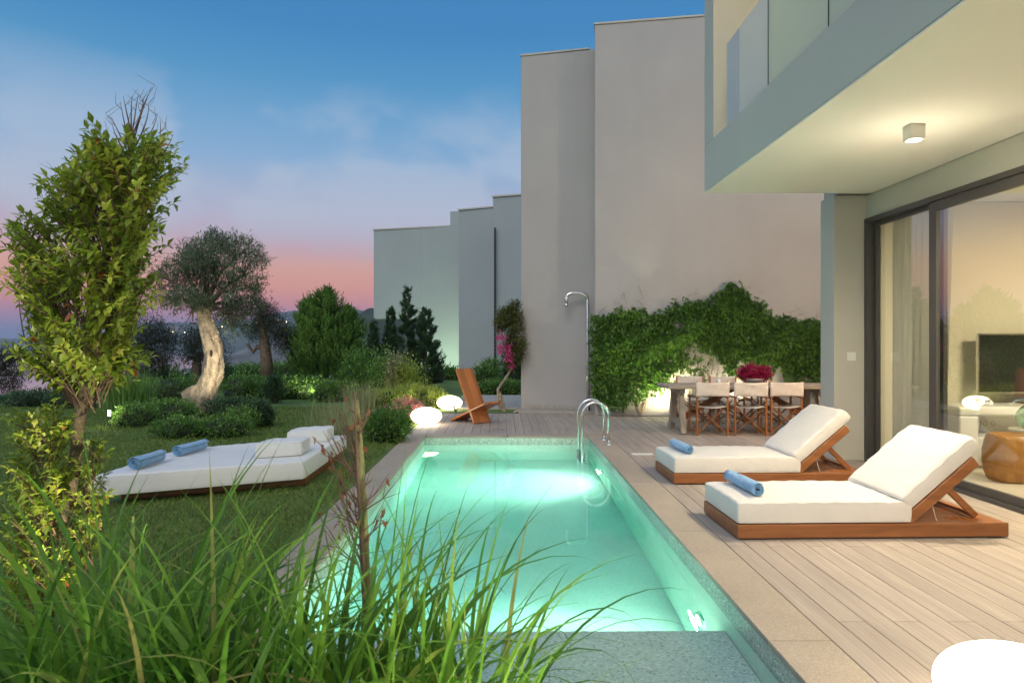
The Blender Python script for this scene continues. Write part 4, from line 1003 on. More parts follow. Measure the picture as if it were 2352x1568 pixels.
def hero_olive():
    Z = 14.3
    t = thing('olive_tree', 'gnarled old olive tree with a lit pale twisted trunk on the lawn', 'olive tree', (W(465, 941, Z)[0], Z, 0))
    cl = [(462, 960, 62), (463, 935, 60), (468, 910, 54), (478, 888, 46), (487, 862, 42), (490, 838, 41), (490, 815, 40), (487, 792, 41), (482, 770, 36), (475, 750, 32), (470, 730, 30), (468, 712, 31), (464, 694, 26)]
    pts = [W(a, b, Z) for a, b, w in cl]; rad = [w/2*Z/F for a, b, w in cl]
    # resample finely, then knobs and hollows
    P = []; Rr = []
    for i in range(len(pts)-1):
        for k in range(6):
            f = k/6; f2 = f*f*(3-2*f); P.append(Vector(pts[i])*(1-f)+Vector(pts[i+1])*f); Rr.append(rad[i]*(1-f2)+rad[i+1]*f2)
    mb = MB(); mb.tube(P, Rr, 40)
    V = np.array(mb.v); cen = np.repeat(np.array([list(p) for p in P]), 40, 0); d = V-cen; ang = np.tile(np.arange(40), len(P))*2*np.pi/40; zz = cen[:, 2]
    k = 1 + .10*np.sin(3*ang+zz*2.6) + .07*np.sin(5*ang-zz*5+1) + .05*np.sin(7*ang+zz*9) + .06*np.sin(zz*8+2*np.sin(ang*2)) + .03*rng.random(len(V))
    hol = [(485, 812, 7, 15), (484, 868, 6, 14), (468, 693, 6, 14)]
    V = cen + d*k[:, None]; mb.v = [tuple(v) for v in V]
    # cut stump on the left
    s0 = Vector(W(455, 925, Z)); s1 = Vector(W(432, 893, Z-.10))
    mb.tube([s0, (s0+s1)/2, s1], [.27, .22, .17], 16)
    tr = mb.build('trunk', BARK_O, t, smooth=True)
    HO = M('hollow_shade', (.02, .014, .010), .95, .2)
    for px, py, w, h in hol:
        c_ = Vector(W(px, py, Z-.172 if py > 700 else Z-.13)); m = MB(); m.ellipsoid(c_, (w/2*Z/F, .03, h/2*Z/F*1.3), 14, 10); m.build('hollow_shade', HO, tr, smooth=True)  # dark ellipsoid flush with the bark imitates the shade of a hole
    m = MB(); dd = (s1-s0).normalized(); m.tube([s1+dd*.002, s1+dd*.010], .14, 18); m.build('cut_end', wood('cut wood', (.16, .10, .06), (.42, .30, .19), 'z', .8), tr)
    # limbs
    lm = MB(); top = Vector(pts[-1]); fork = Vector(pts[-2])
    ends = [(395, 690), (380, 640), (420, 610), (455, 570), (500, 560), (560, 575), (585, 620), (560, 660), (530, 700), (420, 660), (500, 620), (540, 730), (440, 720)]
    for i, (a, b) in enumerate(ends):
        e = Vector(W(a, b, Z + (-1)**i*.35)); m1 = fork*.5+e*.5+Vector((random.uniform(-.1, .1), random.uniform(-.2, .2), .12)); lm.tube([fork, m1, e], [.075, .035, .008], 8)
        for _ in range(6):
            q = e + Vector((random.uniform(-.35, .35), random.uniform(-.35, .35), random.uniform(-.25, .35))); lm.tube([m1*.5+e*.5, (m1*.2+e*.5+q*.3), q], [.022, .014, .004], 5)
    lm.build('branches', BARK, t, smooth=True)
    bl = [vblob(500, 565, 90, 60, Z), vblob(440, 600, 100, 70, Z, .3), vblob(560, 590, 90, 80, Z, -.2), vblob(395, 640, 80, 70, Z), vblob(470, 640, 120, 90, Z, .4), vblob(545, 650, 110, 90, Z, -.3),
          vblob(400, 690, 90, 45, Z, .2), vblob(440, 690, 110, 50, Z, -.5), vblob(560, 700, 90, 70, Z, .2), vblob(520, 720, 90, 70, Z, .6), vblob(470, 590, 110, 80, Z, -.4), vblob(545, 750, 60, 50, Z, -.2),
          vblob(530, 560, 40, 50, Z), vblob(497, 542, 22, 40, Z), vblob(585, 600, 50, 30, Z), vblob(372, 625, 30, 50, Z), vblob(590, 680, 40, 50, Z), vblob(572, 552, 40, 18, Z)]
    V, Fq, T = crown(bl, 1050, 22, .060, .085, .021, out=.6, up=.45, rand=.75, shell=.6, jitter=.8, curl=.1)
    qmesh('crown', V, Fq, L_OLIVE, t, T)
hero_olive()

def back_olives():
    kw = dict(out=.6, up=.3, rand=.9, shell=.55, jitter=.35, curl=.1)
    Z = 21.5
    tree('olive_tree', 'dark olive tree against the bay, left of the pale lit trunk', 'olive tree', (W(303, 885, Z)[0], Z, 0), [W(303, 892, Z), W(301, 850, Z), W(308, 815, Z), W(325, 790, Z)], [.20, .17, .14, .09],
         [vblob(345, 760, 95, 60, Z), vblob(320, 800, 60, 70, Z), vblob(365, 810, 80, 60, Z), vblob(345, 845, 80, 50, Z), vblob(390, 775, 35, 40, Z)], 800, 12, .12, .10, .024, L_OLIVE_BACKLIT, group='olive trees above the bay', **kw)
    Z = 21.8
    tree('olive_tree', 'dark round olive tree directly behind the pale lit trunk', 'olive tree', (W(455, 885, Z)[0], Z, 0), [W(452, 897, Z), W(450, 850, Z), W(455, 815, Z)], [.19, .15, .10],
         [vblob(445, 780, 70, 70, Z), vblob(480, 800, 90, 90, Z), vblob(440, 820, 60, 40, Z), vblob(500, 845, 50, 50, Z)], 650, 12, .12, .10, .024, L_OLIVE_BACKLIT, group='olive trees above the bay', **kw)
    Z = 20.5
    t = tree('olive_tree', 'dark leaning olive tree with a bare crooked left branch', 'olive tree', (W(613, 868, Z)[0], Z, 0), [W(614, 872, Z), W(612, 830, Z), W(608, 790, Z), W(602, 750, Z), W(592, 722, Z)], [.20, .18, .16, .10, .07],
         [vblob(640, 760, 70, 70, Z), vblob(605, 745, 50, 50, Z), vblob(655, 785, 50, 55, Z), vblob(585, 765, 36, 40, Z), vblob(600, 712, 60, 36, Z), vblob(620, 725, 40, 30, Z)], 700, 12, .11, .09, .022, L_OLIVE_BACKLIT, group='olive trees above the bay', **kw)
    p = [W(609, 800, Z), W(590, 797, Z), W(582, 808, Z), W(572, 795, Z), W(565, 788, Z)]; MB().tube(p, [.09, .07, .06, .045, .02], 8).build('branch', BARK, t, smooth=True)
    Z = 19.0
    tree('olive_tree', 'dark spreading olive at the far left edge above the water', 'olive tree', (W(-30, 905, Z)[0], Z, 0), [W(-30, 910, Z), W(-25, 870, Z), W(-8, 850, Z)], [.16, .13, .08],
         [vblob(20, 820, 80, 34, Z), vblob(0, 850, 70, 30, Z), vblob(30, 862, 60, 22, Z), vblob(10, 885, 80, 26, Z), vblob(55, 812, 40, 18, Z), vblob(-20, 830, 60, 50, Z)], 520, 12, .10, .085, .022, L_OLIVE_BACKLIT, group='olive trees above the bay', **kw)
back_olives()

def conifer(label, px, ybase, ytop, wpx, Z, lm=L_CYP, n=2200, per=8, L_=.15, Wd=.035, prof=None, cat='conifer', name='conifer', lean=0, group='conifers before the villas', ragged=.6, peaks=None, nb=110, upsw=.55):
    x, y, _ = W(px, ybase, Z); zt = H-(ytop-PY0)*Z/F; rm = wpx/2*Z/F
    t = thing(name, label, cat, (x, y, 0), 0, group)
    MB().tube([(x, y, -.05), (x+lean*.5, y, zt*.5), (x+lean, y, zt*.97)], [rm*.10+.02, rm*.06+.015, .006], 8).build('trunk', BARK, t, smooth=True)
    pf = prof or (lambda q: np.clip(np.minimum(q/.10+.35, 1)*(1-q)**.75, 0.02, 1))
    if peaks:
        kb = rng.choice(len(peaks), nb, p=[p[3] for p in peaks]); off = np.array([p[0] for p in peaks])[kb]*Z/F; top = np.array([H-(p[1]-PY0)*Z/F for p in peaks])[kb]; rs = np.array([p[2] for p in peaks])[kb]
    else: off, top, rs = np.zeros(nb), np.full(nb, zt), np.ones(nb)
    hb = (np.arange(nb)+rng.random(nb))/nb; hb = hb**.9; rng.shuffle(hb); azb = np.arange(nb)*2.39996+rng.random(nb)*.5
    lb = rm*rs*pf(hb)*(1-ragged*.5+ragged*1.3*rng.random(nb))
    k = rng.choice(nb, n, p=(lb+.05*rm)/(lb+.05*rm).sum()); tt = .15+.85*rng.random(n)**.65
    Ob = np.stack([np.cos(azb), np.sin(azb), np.zeros(nb)], -1)
    lat = rng.normal(size=n)*lb[k]*.16*(1.15-tt); Sd = np.stack([-np.sin(azb), np.cos(azb)], -1)[k]
    hz_ = hb[k]*top[k]*.97+.05
    C = np.stack([x+off[k]+lean*hb[k]+Ob[k, 0]*lb[k]*tt+Sd[:, 0]*lat, y+Ob[k, 1]*lb[k]*tt+Sd[:, 1]*lat, hz_+lb[k]*(tt**1.6)*upsw+rng.normal(size=n)*.03], -1)
    O = Ob[k]; h = hb[k]
    idx = np.repeat(np.arange(n), per); N_ = n*per
    tl = (.14+.20*rng.random(n))*np.clip(rm/.5, .6, 1.3)*(1-.5*h); S = unit(O*.7+np.array([0, 0, .5+upsw*.7])+rvec(n)*.35)
    f = np.tile(np.linspace(0, 1, per), n)
    P = C[idx]+S[idx]*(tl[idx]*f)[:, None]+rng.normal(size=(N_, 3))*(.016*(1.2-f))[:, None]
    D = S[idx]+rvec(N_)*(.75*(1-f*.7))[:, None]
    V, Fq, k2 = leaf_geo(P, D, L_*(.45+.4*rng.random(N_)), Wd*(.7+.4*rng.random(N_)), .05, .1, False)
    T = np.repeat(np.clip(.5*rng.random(n)[idx]+.5*rng.random(N_), 0, 1), k2)
    qmesh('crown', V, Fq, lm, t, T)
def conifers():
    full = lambda q: np.clip(np.minimum(q/.08+.7, 1)*(1-q**2.6)**.9, .02, 1)
    conifer('big bushy bright green juniper with several pointed tops on the lawn', 748, 905, 672, 132, 20.5, L_JUN, 7000, 8, .16, .034, full, 'juniper', 'juniper', ragged=.42, nb=520, upsw=.8,
            peaks=[(-32, 684, .62, .30), (2, 668, .80, .40), (48, 712, .60, .30)])
    conifer('narrow dark conifer squeezed against the big juniper on its left', 684, 890, 768, 34, 21.0, n=900)
    conifer('low dark conifer between the big juniper and the villas', 858, 900, 742, 44, 20.5, n=1200)
    conifer('dark conifer left of the slender spruce below the jutting storey', 897, 885, 708, 42, 20.8, n=1300)
    conifer('slender tall spruce with an open pointed tip before the teal wall', 937, 880, 660, 54, 20.2, n=1300, prof=lambda q: np.clip((1-q)**.9*1.0+.05, .03, 1), ragged=1.0, nb=75, upsw=.35)
    conifer('broad spruce at the right end of the conifer group by the lit wall', 978, 875, 712, 56, 20.0, L_CYP, n=1900, ragged=.8, nb=95, prof=lambda q: np.clip(np.minimum(q/.3+.45, 1)*(1-q)**.6, .02, 1))
conifers()

def shrub(label, px, yb, w, h, lm=L_SHRUB, n=260, per=12, L_=.055, Wd=.022, Z=None, name='shrub', cat='shrub', group='low shrubs on the lawn', up=.5, spread=.035, jitter=.22, depth=None, bare=False, **kw):
    Z = Z or H*F/(yb-PY0); x, y, _ = W(px, yb, Z); rx = w/2*Z/F; hz = h*Z/F; dp = depth or rx*.8
    t = thing(name, label, cat, (x, y+dp*.7, 0), 0, group)
    s = Z/12.0
    bl = [(x, y+dp*.7, hz*.42, rx, dp, hz*.55)]
    for k in range(5): a = k*1.26+px; bl.append((x+rx*.55*math.cos(a), y+dp*.7+dp*.5*math.sin(a), hz*(.45+.15*math.sin(k*2.1+px)), rx*.5, dp*.5, hz*.42))
    core = MB()
    if bare:
        for k in range(9): a = k*.7; core.tube([(x, y+dp*.7, 0), (x+rx*.35*math.cos(a), y+dp*(.7+.35*math.sin(a)), hz*.4), (x+rx*.8*math.cos(a), y+dp*(.7+.8*math.sin(a)), hz*(.6+.3*math.sin(k*2.3)))], [.008, .005, .002], 5)
    else: core.ellipsoid((x, y+dp*.7, hz*.36), (rx*.80, dp*.80, hz*.46), 20, 12, .10, int(px))  # opaque dark hull imitating the shaded inside of the foliage
    core.build('stems', CORE, t, smooth=True)  # real stems only on bare shrubs, otherwise the dark hull
    V, Fq, T = crown(bl, n, per, spread*s, L_*s, Wd*s, out=.55, up=up, rand=.6, shell=.85, jitter=jitter, **kw)
    V[:, 2] = np.maximum(V[:, 2], .0)
    qmesh('foliage', V, Fq, lm, t, T)
    return t
CORE = M('shaded foliage interior', (.02, .03, .012), .95, .4, 12)  # near-black green stands for the shade inside shrubs
def shrubs():
    S = [ # ring round the olive
     ('low spreading shrub at the left end of the olive ring', 298, 984, 100, 52, L_SHRUB, 300), ('low dark shrub behind the left end of the olive ring', 372, 968, 130, 46, L_SHRUB, 300),
     ('rounded shrub at the front left of the olive ring', 398, 1009, 125, 46, L_SHRUB, 360), ('rounded shrub at the front centre of the olive ring', 500, 1008, 130, 50, L_SHRUB, 380),
     ('bright tipped juniper at the front right of the olive ring', 545, 990, 80, 50, L_JUN, 300), ('dark upright juniper at the right end of the olive ring', 592, 984, 56, 60, L_CYP, 300), ('dark juniper right behind the pale olive trunk', 520, 962, 120, 44, L_CYP, 330)]
    for lb, px, yb, w, h, lm, n in S: shrub(lb, px, yb, w, h, lm, n, group='shrubs ringing the olive trunk')
    B = [('wide hedge shrub left of the olive trunk below the water', 375, 925, 140, 60, L_SHRUB), ('hedge shrub peeking out right of the olive trunk', 545, 915, 110, 52, L_SHRUB), ('hedge shrub below the leaning olive', 620, 916, 110, 48, L_SHRUB),
         ('hedge shrub left of the big juniper foot', 690, 914, 100, 46, L_SHRUB), ('bright hedge shrub right of the big juniper foot', 762, 922, 116, 42, L_JUN), ('shrub right under the low dark conifer', 840, 918, 100, 50, L_SHRUB),
         ('farther shrub at the lawn edge above the bay, leftmost', 350, 890, 130, 46, L_SHRUB), ('farther shrub at the lawn edge behind the trunk', 480, 884, 120, 44, L_SHRUB), ('farther shrub at the lawn edge under the headland', 560, 880, 110, 40, L_JUN),
         ('farther shrub at the lawn edge under the crooked branch', 640, 876, 110, 42, L_SHRUB), ('dark shrub at the far left below the spreading olive', 50, 935, 130, 34, L_CYP), ('dark low shrub left of the tall grass tuft', 150, 938, 120, 40, L_CYP), ('dark mound behind the tall grass tuft', 250, 915, 120, 44, L_CYP)]
    for lb, px, yb, w, h, lm in B: shrub(lb, px, yb, w, h, lm, 330, 11, group='shrubs along the lawn edge')
    shrub('small upright dark bush standing alone on the lawn edge', 625, 925, 34, 66, L_CYP, 140, group=None)
    for lb, px, yb, w, h, lm, Z in (('feathery tall bush left of the lit flower stems', 820, 925, 80, 130, L_SHRUB, 17.5), ('loose tall bush before the dark conifers', 875, 925, 70, 110, L_SHRUB, 17.0), ('yellow lit leafy bush before the spruce', 935, 925, 60, 95, L_LIT, 16.8), ('thin brown leaved sapling between the tall bushes', 905, 920, 26, 110, L_PALE, 16.9)):
        shrub(lb, px, yb, w, h, lm, 320, 9, Z=Z, L_=.06, group='tall loose bushes', jitter=.45, spread=.07, bare=True)
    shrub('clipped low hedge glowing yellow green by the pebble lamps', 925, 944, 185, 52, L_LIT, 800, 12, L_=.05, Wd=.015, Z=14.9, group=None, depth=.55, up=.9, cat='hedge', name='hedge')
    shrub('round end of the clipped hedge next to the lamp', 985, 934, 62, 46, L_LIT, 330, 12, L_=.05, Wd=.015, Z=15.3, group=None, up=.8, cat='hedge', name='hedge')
    shrub('glossy green leafy bush between the daybed and the pool corner', 885, 1018, 102, 74, L_SHRUB, 520, 9, L_=.085, Wd=.026, group=None, up=.5)
    shrub('leafy bush between the plank chair and the bougainvillea', 1118, 890, 74, 72, L_SHRUB, 320, 9, L_=.07, Z=19.5, group=None, jitter=.4)
    shrub('low hedge strip behind the path under the bougainvillea', 1150, 908, 120, 32, L_SHRUB, 420, 10, Z=18.95, group=None, depth=.3, cat='hedge', name='hedge')
    shrub('small clipped bush at the foot of the lit villa wall', 1033, 876, 54, 24, L_SHRUB, 150, Z=26.5, group=None)
    shrub('tall dark bush in the gap beneath the black downpipe', 1178, 900, 56, 120, L_CYP, 330, Z=20.5, group=None, jitter=.3)
    shrub('small sprawling plant in front of the rear pebble lamp', 1046, 950, 44, 34, L_SHRUB, 46, 7, L_=.05, Wd=.012, Z=14.4, group=None, jitter=.5, spread=.03, bare=True)
    # pink flowers
    t = shrub('low pink flowering shrub beside the front pebble lamp', 935, 976, 84, 52, L_SHRUB, 300, 9, Z=12.6, L_=.035, group=None, name='flowering_shrub', cat='flowering shrub')
    x, y, _ = W(935, 976, 12.6)
    V, Fq, T = crown([(x-.05, y+.12, .19, .38, .34, .24)], 170, 30, .024, .024, .019, out=.6, up=.5, rand=1, shell=.98, jitter=.15)
    qmesh('flowers', V, Fq, L_PINK, t, T)
    t = shrub('dusky brown seed head plant beside the pink flowers', 868, 975, 56, 30, L_PALE, 120, 9, Z=12.6, L_=.03, group=None)
    # dark object by the spruce
    m = MB(); m.box(-3.0, -2.2, 24.6, 25.1, 0, .52); tag(m.build('storage_box', BLACK, bevel=.12, seg=4), 'small dark box on the ground by the spruce foot', 'box')
shrubs()

def blades(name, label, cat, cx, cy, n, sx, sy, h, w, lm, lean=.5, seg=7, hvar=.35, group=None, z=0, wind=(0, 0), curl=1.2, kind=None, stiff=1.0):
    t = thing(name, label, cat, (cx, cy, z), 0, group, kind)
    P = np.stack([cx+rng.normal(size=n)*sx, cy+rng.normal(size=n)*sy, np.full(n, z)], -1)
    az = np.arctan2(P[:, 1]-cy+rng.normal(size=n)*sy, P[:, 0]-cx+rng.normal(size=n)*sx)+rng.normal(size=n)*.5
    d = np.stack([np.cos(az), np.sin(az), np.zeros(n)], -1) + np.array([wind[0], wind[1], 0])
    hh = h*(1-hvar+hvar*1.6*rng.random(n)); ln = lean*(.25+1.1*rng.random(n)**1.6)
    s = np.linspace(0, 1, seg+1); cl = curl*(.4+rng.random(n)**1.3)
    # arc-length stepping: blade bends over progressively
    th = (ln[:, None]*.35 + (ln*cl)[:, None]*s[None, :]**2.0*2.2)
    ds = hh[:, None]/seg
    xo = np.cumsum(np.sin(th)*ds, 1); zo = np.cumsum(np.cos(th)*ds, 1); xo = np.concatenate([np.zeros((n, 1)), xo[:, :-1]], 1); zo = np.concatenate([np.zeros((n, 1)), zo[:, :-1]], 1)
    ctr = P[:, None, :]+d[:, None, :]*xo[..., None]+np.array([0, 0, 1.])*zo[..., None]
    sd = np.stack([-np.sin(az), np.cos(az), np.zeros(n)], -1); tw = rng.normal(size=n)*.7; sd = sd*np.cos(tw)[:, None]+d*np.sin(tw)[:, None]
    wd = w*(.6+.7*rng.random(n)); ww = wd[:, None]*np.minimum(1, .55+s*2.0)[None, :]*(1-s**2.2)[None, :]/2
    fold = np.array([0, 0, 1.])*ww[..., None]*.35
    Lf = ctr-sd[:, None, :]*ww[..., None]+fold; Rt = ctr+sd[:, None, :]*ww[..., None]+fold
    V = np.stack([Lf, ctr, Rt], 2).reshape(-1, 3); k = 3*(seg+1)
    i = (np.arange(n)*k)[:, None]+np.arange(seg)[None, :]*3; i = i.ravel()
    Fq = np.concatenate([np.stack([i, i+1, i+4, i+3], -1), np.stack([i+1, i+2, i+5, i+4], -1)])
    T = np.concatenate([np.repeat(rng.random(n), seg)]*2)
    qmesh('leaves', V, Fq, lm, t, T, smooth=True)
    return t
def grasses():
    # foreground clumps
    G_ = [(-1.30, 1.80, 220, .15, .12, 1.02, .030, 'tall green grass clump at the lower left corner of the bed'), (-1.02, 1.95, 220, .12, .12, 1.10, .029, 'tall green grass clump just right of the leafy shrub foot'),
          (-.66, 1.85, 240, .12, .12, 1.04, .029, 'tall green grass clump before the left coping of the pool'), (-.36, 1.95, 190, .10, .10, 1.04, .023, 'arching fine grass clump before the stake at the pool end'),
          (-.12, 2.0, 90, .08, .08, .98, .020, 'arching narrow grass clump hanging over the pool shelf')]
    for x, y, n, sx, sy, h, w, lb in G_: blades('tall_grass', lb, 'grass clump', x, y, n, sx, sy, h, w, L_GRASS, lean=.62, seg=14, group='tall grasses in the near bed', curl=2.6)
    blades('tall_grass', 'short near grass clump filling the bottom left of the view', 'grass clump', -1.0, 1.35, 110, .30, .10, .86, .030, L_GRASS, lean=.75, seg=12, group='tall grasses in the near bed', curl=2.6)
    blades('tall_grass', 'short near grass clump filling the bottom middle of the view', 'grass clump', -.40, 1.45, 100, .20, .10, .80, .026, L_GRASS, lean=.75, seg=12, group='tall grasses in the near bed', curl=2.6)
    # ornamental grasses in the garden
    x, y, _ = G(295, 945); blades('ornamental_grass', 'rounded dark green grass tuft on the lawn left of the olive', 'grass tuft', x, y, 900, .20, .2, .86, .010, L_SHRUB, lean=.55, seg=6, group=None)
    x, y, _ = G(770, 985); blades('ornamental_grass', 'pale thin grass tuft on the lawn behind the daybed cushions', 'grass tuft', x, y, 320, .22, .15, .52, .008, L_PALE, lean=.6, seg=5, group='pale grass tufts')
    x, y, _ = G(828, 965); blades('ornamental_grass', 'upright pale grass tuft next to the clipped hedge', 'grass tuft', x, y, 380, .14, .12, .72, .009, L_PALE, lean=.35, seg=5, group='pale grass tufts')
    x, y, _ = G(800, 1000); blades('ornamental_grass', 'brownish low grass tuft behind the daybed corner', 'grass tuft', x, y, 420, .22, .15, .30, .008, L_PALE, lean=.9, seg=5, group='pale grass tufts')
    # the lawn's own blades
    n = 130000; Y = 3.0+12.5*rng.random(n)**1.25; X = -1.62-(.2+.72*Y)*rng.random(n)
    keep = ~((X > -3.75) & (X < -2.0) & (Y > 6.2) & (Y < 8.9) & (Y > 6.2+(X+3.73)*.48) & (Y < 7.7+(X+3.66)*.76)); X, Y = X[keep], Y[keep]; n = len(X)
    P = np.stack([X, Y, land_h(X, Y)-.003], -1); D = np.array([0, 0, 1.])+rvec(n)*.75; D[:, 2] = np.abs(D[:, 2])
    V, Fq, k2 = leaf_geo(P, D, (.022+.028*rng.random(n))*(1+.03*Y), .0035+.0007*Y, .15, .1, False)
    o = qmesh('grass', V, Fq, leafmat('lawn grass', [(.075, .135, .022), (.14, .23, .036), (.25, .27, .08)], .7, .25), None, rng.random(n))
    tag(o, 'short lawn grass round the daybed', 'grass', kind='stuff')
grasses()

def front_shrub():
    Z = 3.15
    t = thing('leafy_shrub', 'tall leafy shrub with a thin trunk and bare twig tips at the left', 'shrub', (W(180, 1210, Z)[0], Z, 0))
    tk = [(120, 1540, 40), (140, 1400, 36), (152, 1210, 34), (170, 1080, 33), (185, 960, 32), (200, 860, 28), (215, 760, 24), (235, 640, 20), (262, 520, 15), (285, 420, 11), (298, 340, 8), (306, 300, 5)]
    mb = MB(); mb.tube([W(a, b, Z+.02*math.sin(b*.02)) for a, b, w in tk], [w*.40*Z/F for a, b, w in tk], 14)
    tr = mb.build('trunk', BARK, t, smooth=True)
    prof = np.array([(385, 270, 330), (425, 225, 362), (470, 165, 375), (520, 85, 392), (590, 12, 378), (650, 18, 365), (700, 40, 345), (780, 65, 325), (850, 80, 300), (900, 125, 262)], float)
    low = np.array([(985, 70, 140), (1040, 48, 158), (1120, 50, 160), (1220, 30, 168), (1320, 10, 190), (1450, 0, 200), (1560, -20, 200)], float)
    low2 = np.array([(1030, 196, 228), (1120, 190, 226), (1220, 180, 220), (1300, 170, 205)], float)
    segs = []; Vs = []
    def twigs(prof, n, dep, seedtop, tlen=(.13, .26), nl=9, LL=.062):
        ys = prof[0, 0]+(prof[-1, 0]-prof[0, 0])*rng.random(n)
        xl = np.interp(ys, prof[:, 0], prof[:, 1]); xr = np.interp(ys, prof[:, 0], prof[:, 2]); wv = .82+.18*np.sin(ys*.045)+.1*np.sin(ys*.11+1)
        cx = (xl+xr)/2; hw = (xr-xl)/2*wv; u = rng.random(n)*2-1; u = np.sign(u)*np.abs(u)**.7
        dp = (rng.random(n)*2-1)*dep*np.sqrt(np.clip(1-u**2*.8, .1, 1))
        for i in range(n):
            Zi = Z+dp[i]; px = cx[i]+u[i]*hw[i]*.71; b = Vector(W(px, ys[i], Zi))
            out = Vector((u[i]*1.0, dp[i]/dep*.9-.15, .45+.5*random.random())).normalized() + Vector([random.uniform(-.4, .4) for _ in range(3)]); out.normalize()
            Lt = random.uniform(*tlen); p1 = b+out*Lt*.5+Vector((0, 0, .02)); p2 = b+out*Lt+Vector((0, 0, .035)); root = b-out*.08-Vector((0, 0, .05))
            segs.append(([root, b, p1, p2], [.004, .0032, .0025, .0012]))
            tt = np.linspace(.08, 1, nl)
            cl = rng.random()
            for k, f in enumerate(tt):
                q = root*(1-f)**2+2*p1*f*(1-f)*1.0+p2*f*f if False else (b*(1-f)+p2*f+Vector((0, 0, .015*math.sin(f*3))))
                for sgn in ((-1, 1) if k < nl-1 else (-1, 0, 1)):
                    s = Vector((-out.y, out.x, 0)).normalized() if k % 2 else Vector((0, 0, 1)).cross(out).normalized()*.3+Vector((0, 0, .8))
                    if abs(s.length) < .1: s = Vector((1, 0, 0))
                    dd = out*(.55 if sgn else 1.2)+s.normalized()*sgn*.8+Vector((0, 0, .22))+Vector([random.uniform(-.25, .25) for _ in range(3)])
                    Vs.append((q, dd, LL*random.uniform(.55, 1.15)*(1-.25*f), cl, p2))
    twigs(prof, 520, .30, 0, (.10, .20), 9, .063)
    twigs(low, 230, .16, 0, (.07, .14), 8, .056); twigs(low2, 50, .08, 0, (.05, .10), 6, .05)
    P = np.array([list(v[0]) for v in Vs]); D = np.array([list(v[1]) for v in Vs]); L_ = np.array([v[2] for v in Vs]); cl = np.array([v[3] for v in Vs])
    V, Fq, k = leaf_geo(P, D, L_, L_*.46, .28, .14, True)
    hgt = np.clip((P[:, 2]-.2)/2.4, 0, 1)
    tint = np.clip(.25+.40*cl+.40*rng.random(len(P))-.12, 0, .93); red = rng.random(len(P)) < .012; tint[red] = 1.0
    qmesh('crown', V, Fq, L_FRONT, t, np.repeat(tint, k), smooth=False)
    # bare shoots above and at the left
    sh = [((300, 330), (312, 250), (318, 215)), ((306, 330), (322, 260), (348, 200)), ((296, 330), (285, 280), (276, 235)), ((302, 320), (300, 240), (304, 222)), ((312, 335), (345, 270), (341, 238)), ((290, 340), (270, 300), (255, 268)), ((320, 345), (355, 300), (362, 260)),
          ((355, 380), (372, 320), (368, 275)), ((358, 375), (385, 345), (398, 308)), ((348, 370), (352, 320), (352, 298)), ((240, 370), (238, 320), (238, 300)), ((118, 470), (122, 430), (118, 405)), ((150, 450), (152, 410), (153, 395)), ((305, 310), (318, 275), (336, 225)), ((284, 345), (262, 310), (258, 285)),
          ((60, 790), (45, 740), (40, 640)), ((75, 800), (62, 720), (55, 690)), ((85, 780), (80, 730), (78, 690)), ((300, 760), (315, 700), (338, 655)), ((300, 300), (290, 255), (283, 222)), ((310, 300), (330, 245), (330, 222))]
    bs = []
    for s in sh:
        zo = Z+random.uniform(-.05, .05); ts = np.linspace(0, 1, 8); p = [Vector(W(*[s[0][k]*(1-q)**2+2*(s[1][k])*q*(1-q)+s[2][k]*q*q for k in (0, 1)], zo)) for q in ts]; bs.append((p, [.0036*(1-q)+.0009 for q in ts])); p = [p[0], p[4], p[7]]
        for _ in range(2):
            f = random.random(); b = Vector(p[0])*(1-f)+Vector(p[2])*f; bs.append(([b, b+Vector((random.uniform(-.04, .04), 0, .03)), b+Vector((random.uniform(-.07, .07), 0, .08))], [.0016, .0012, .0006]))
    V, Fq = tubes_geo(segs+bs, 4); qmesh('twigs', V, Fq, TWIG, t, smooth=True)
front_shrub()

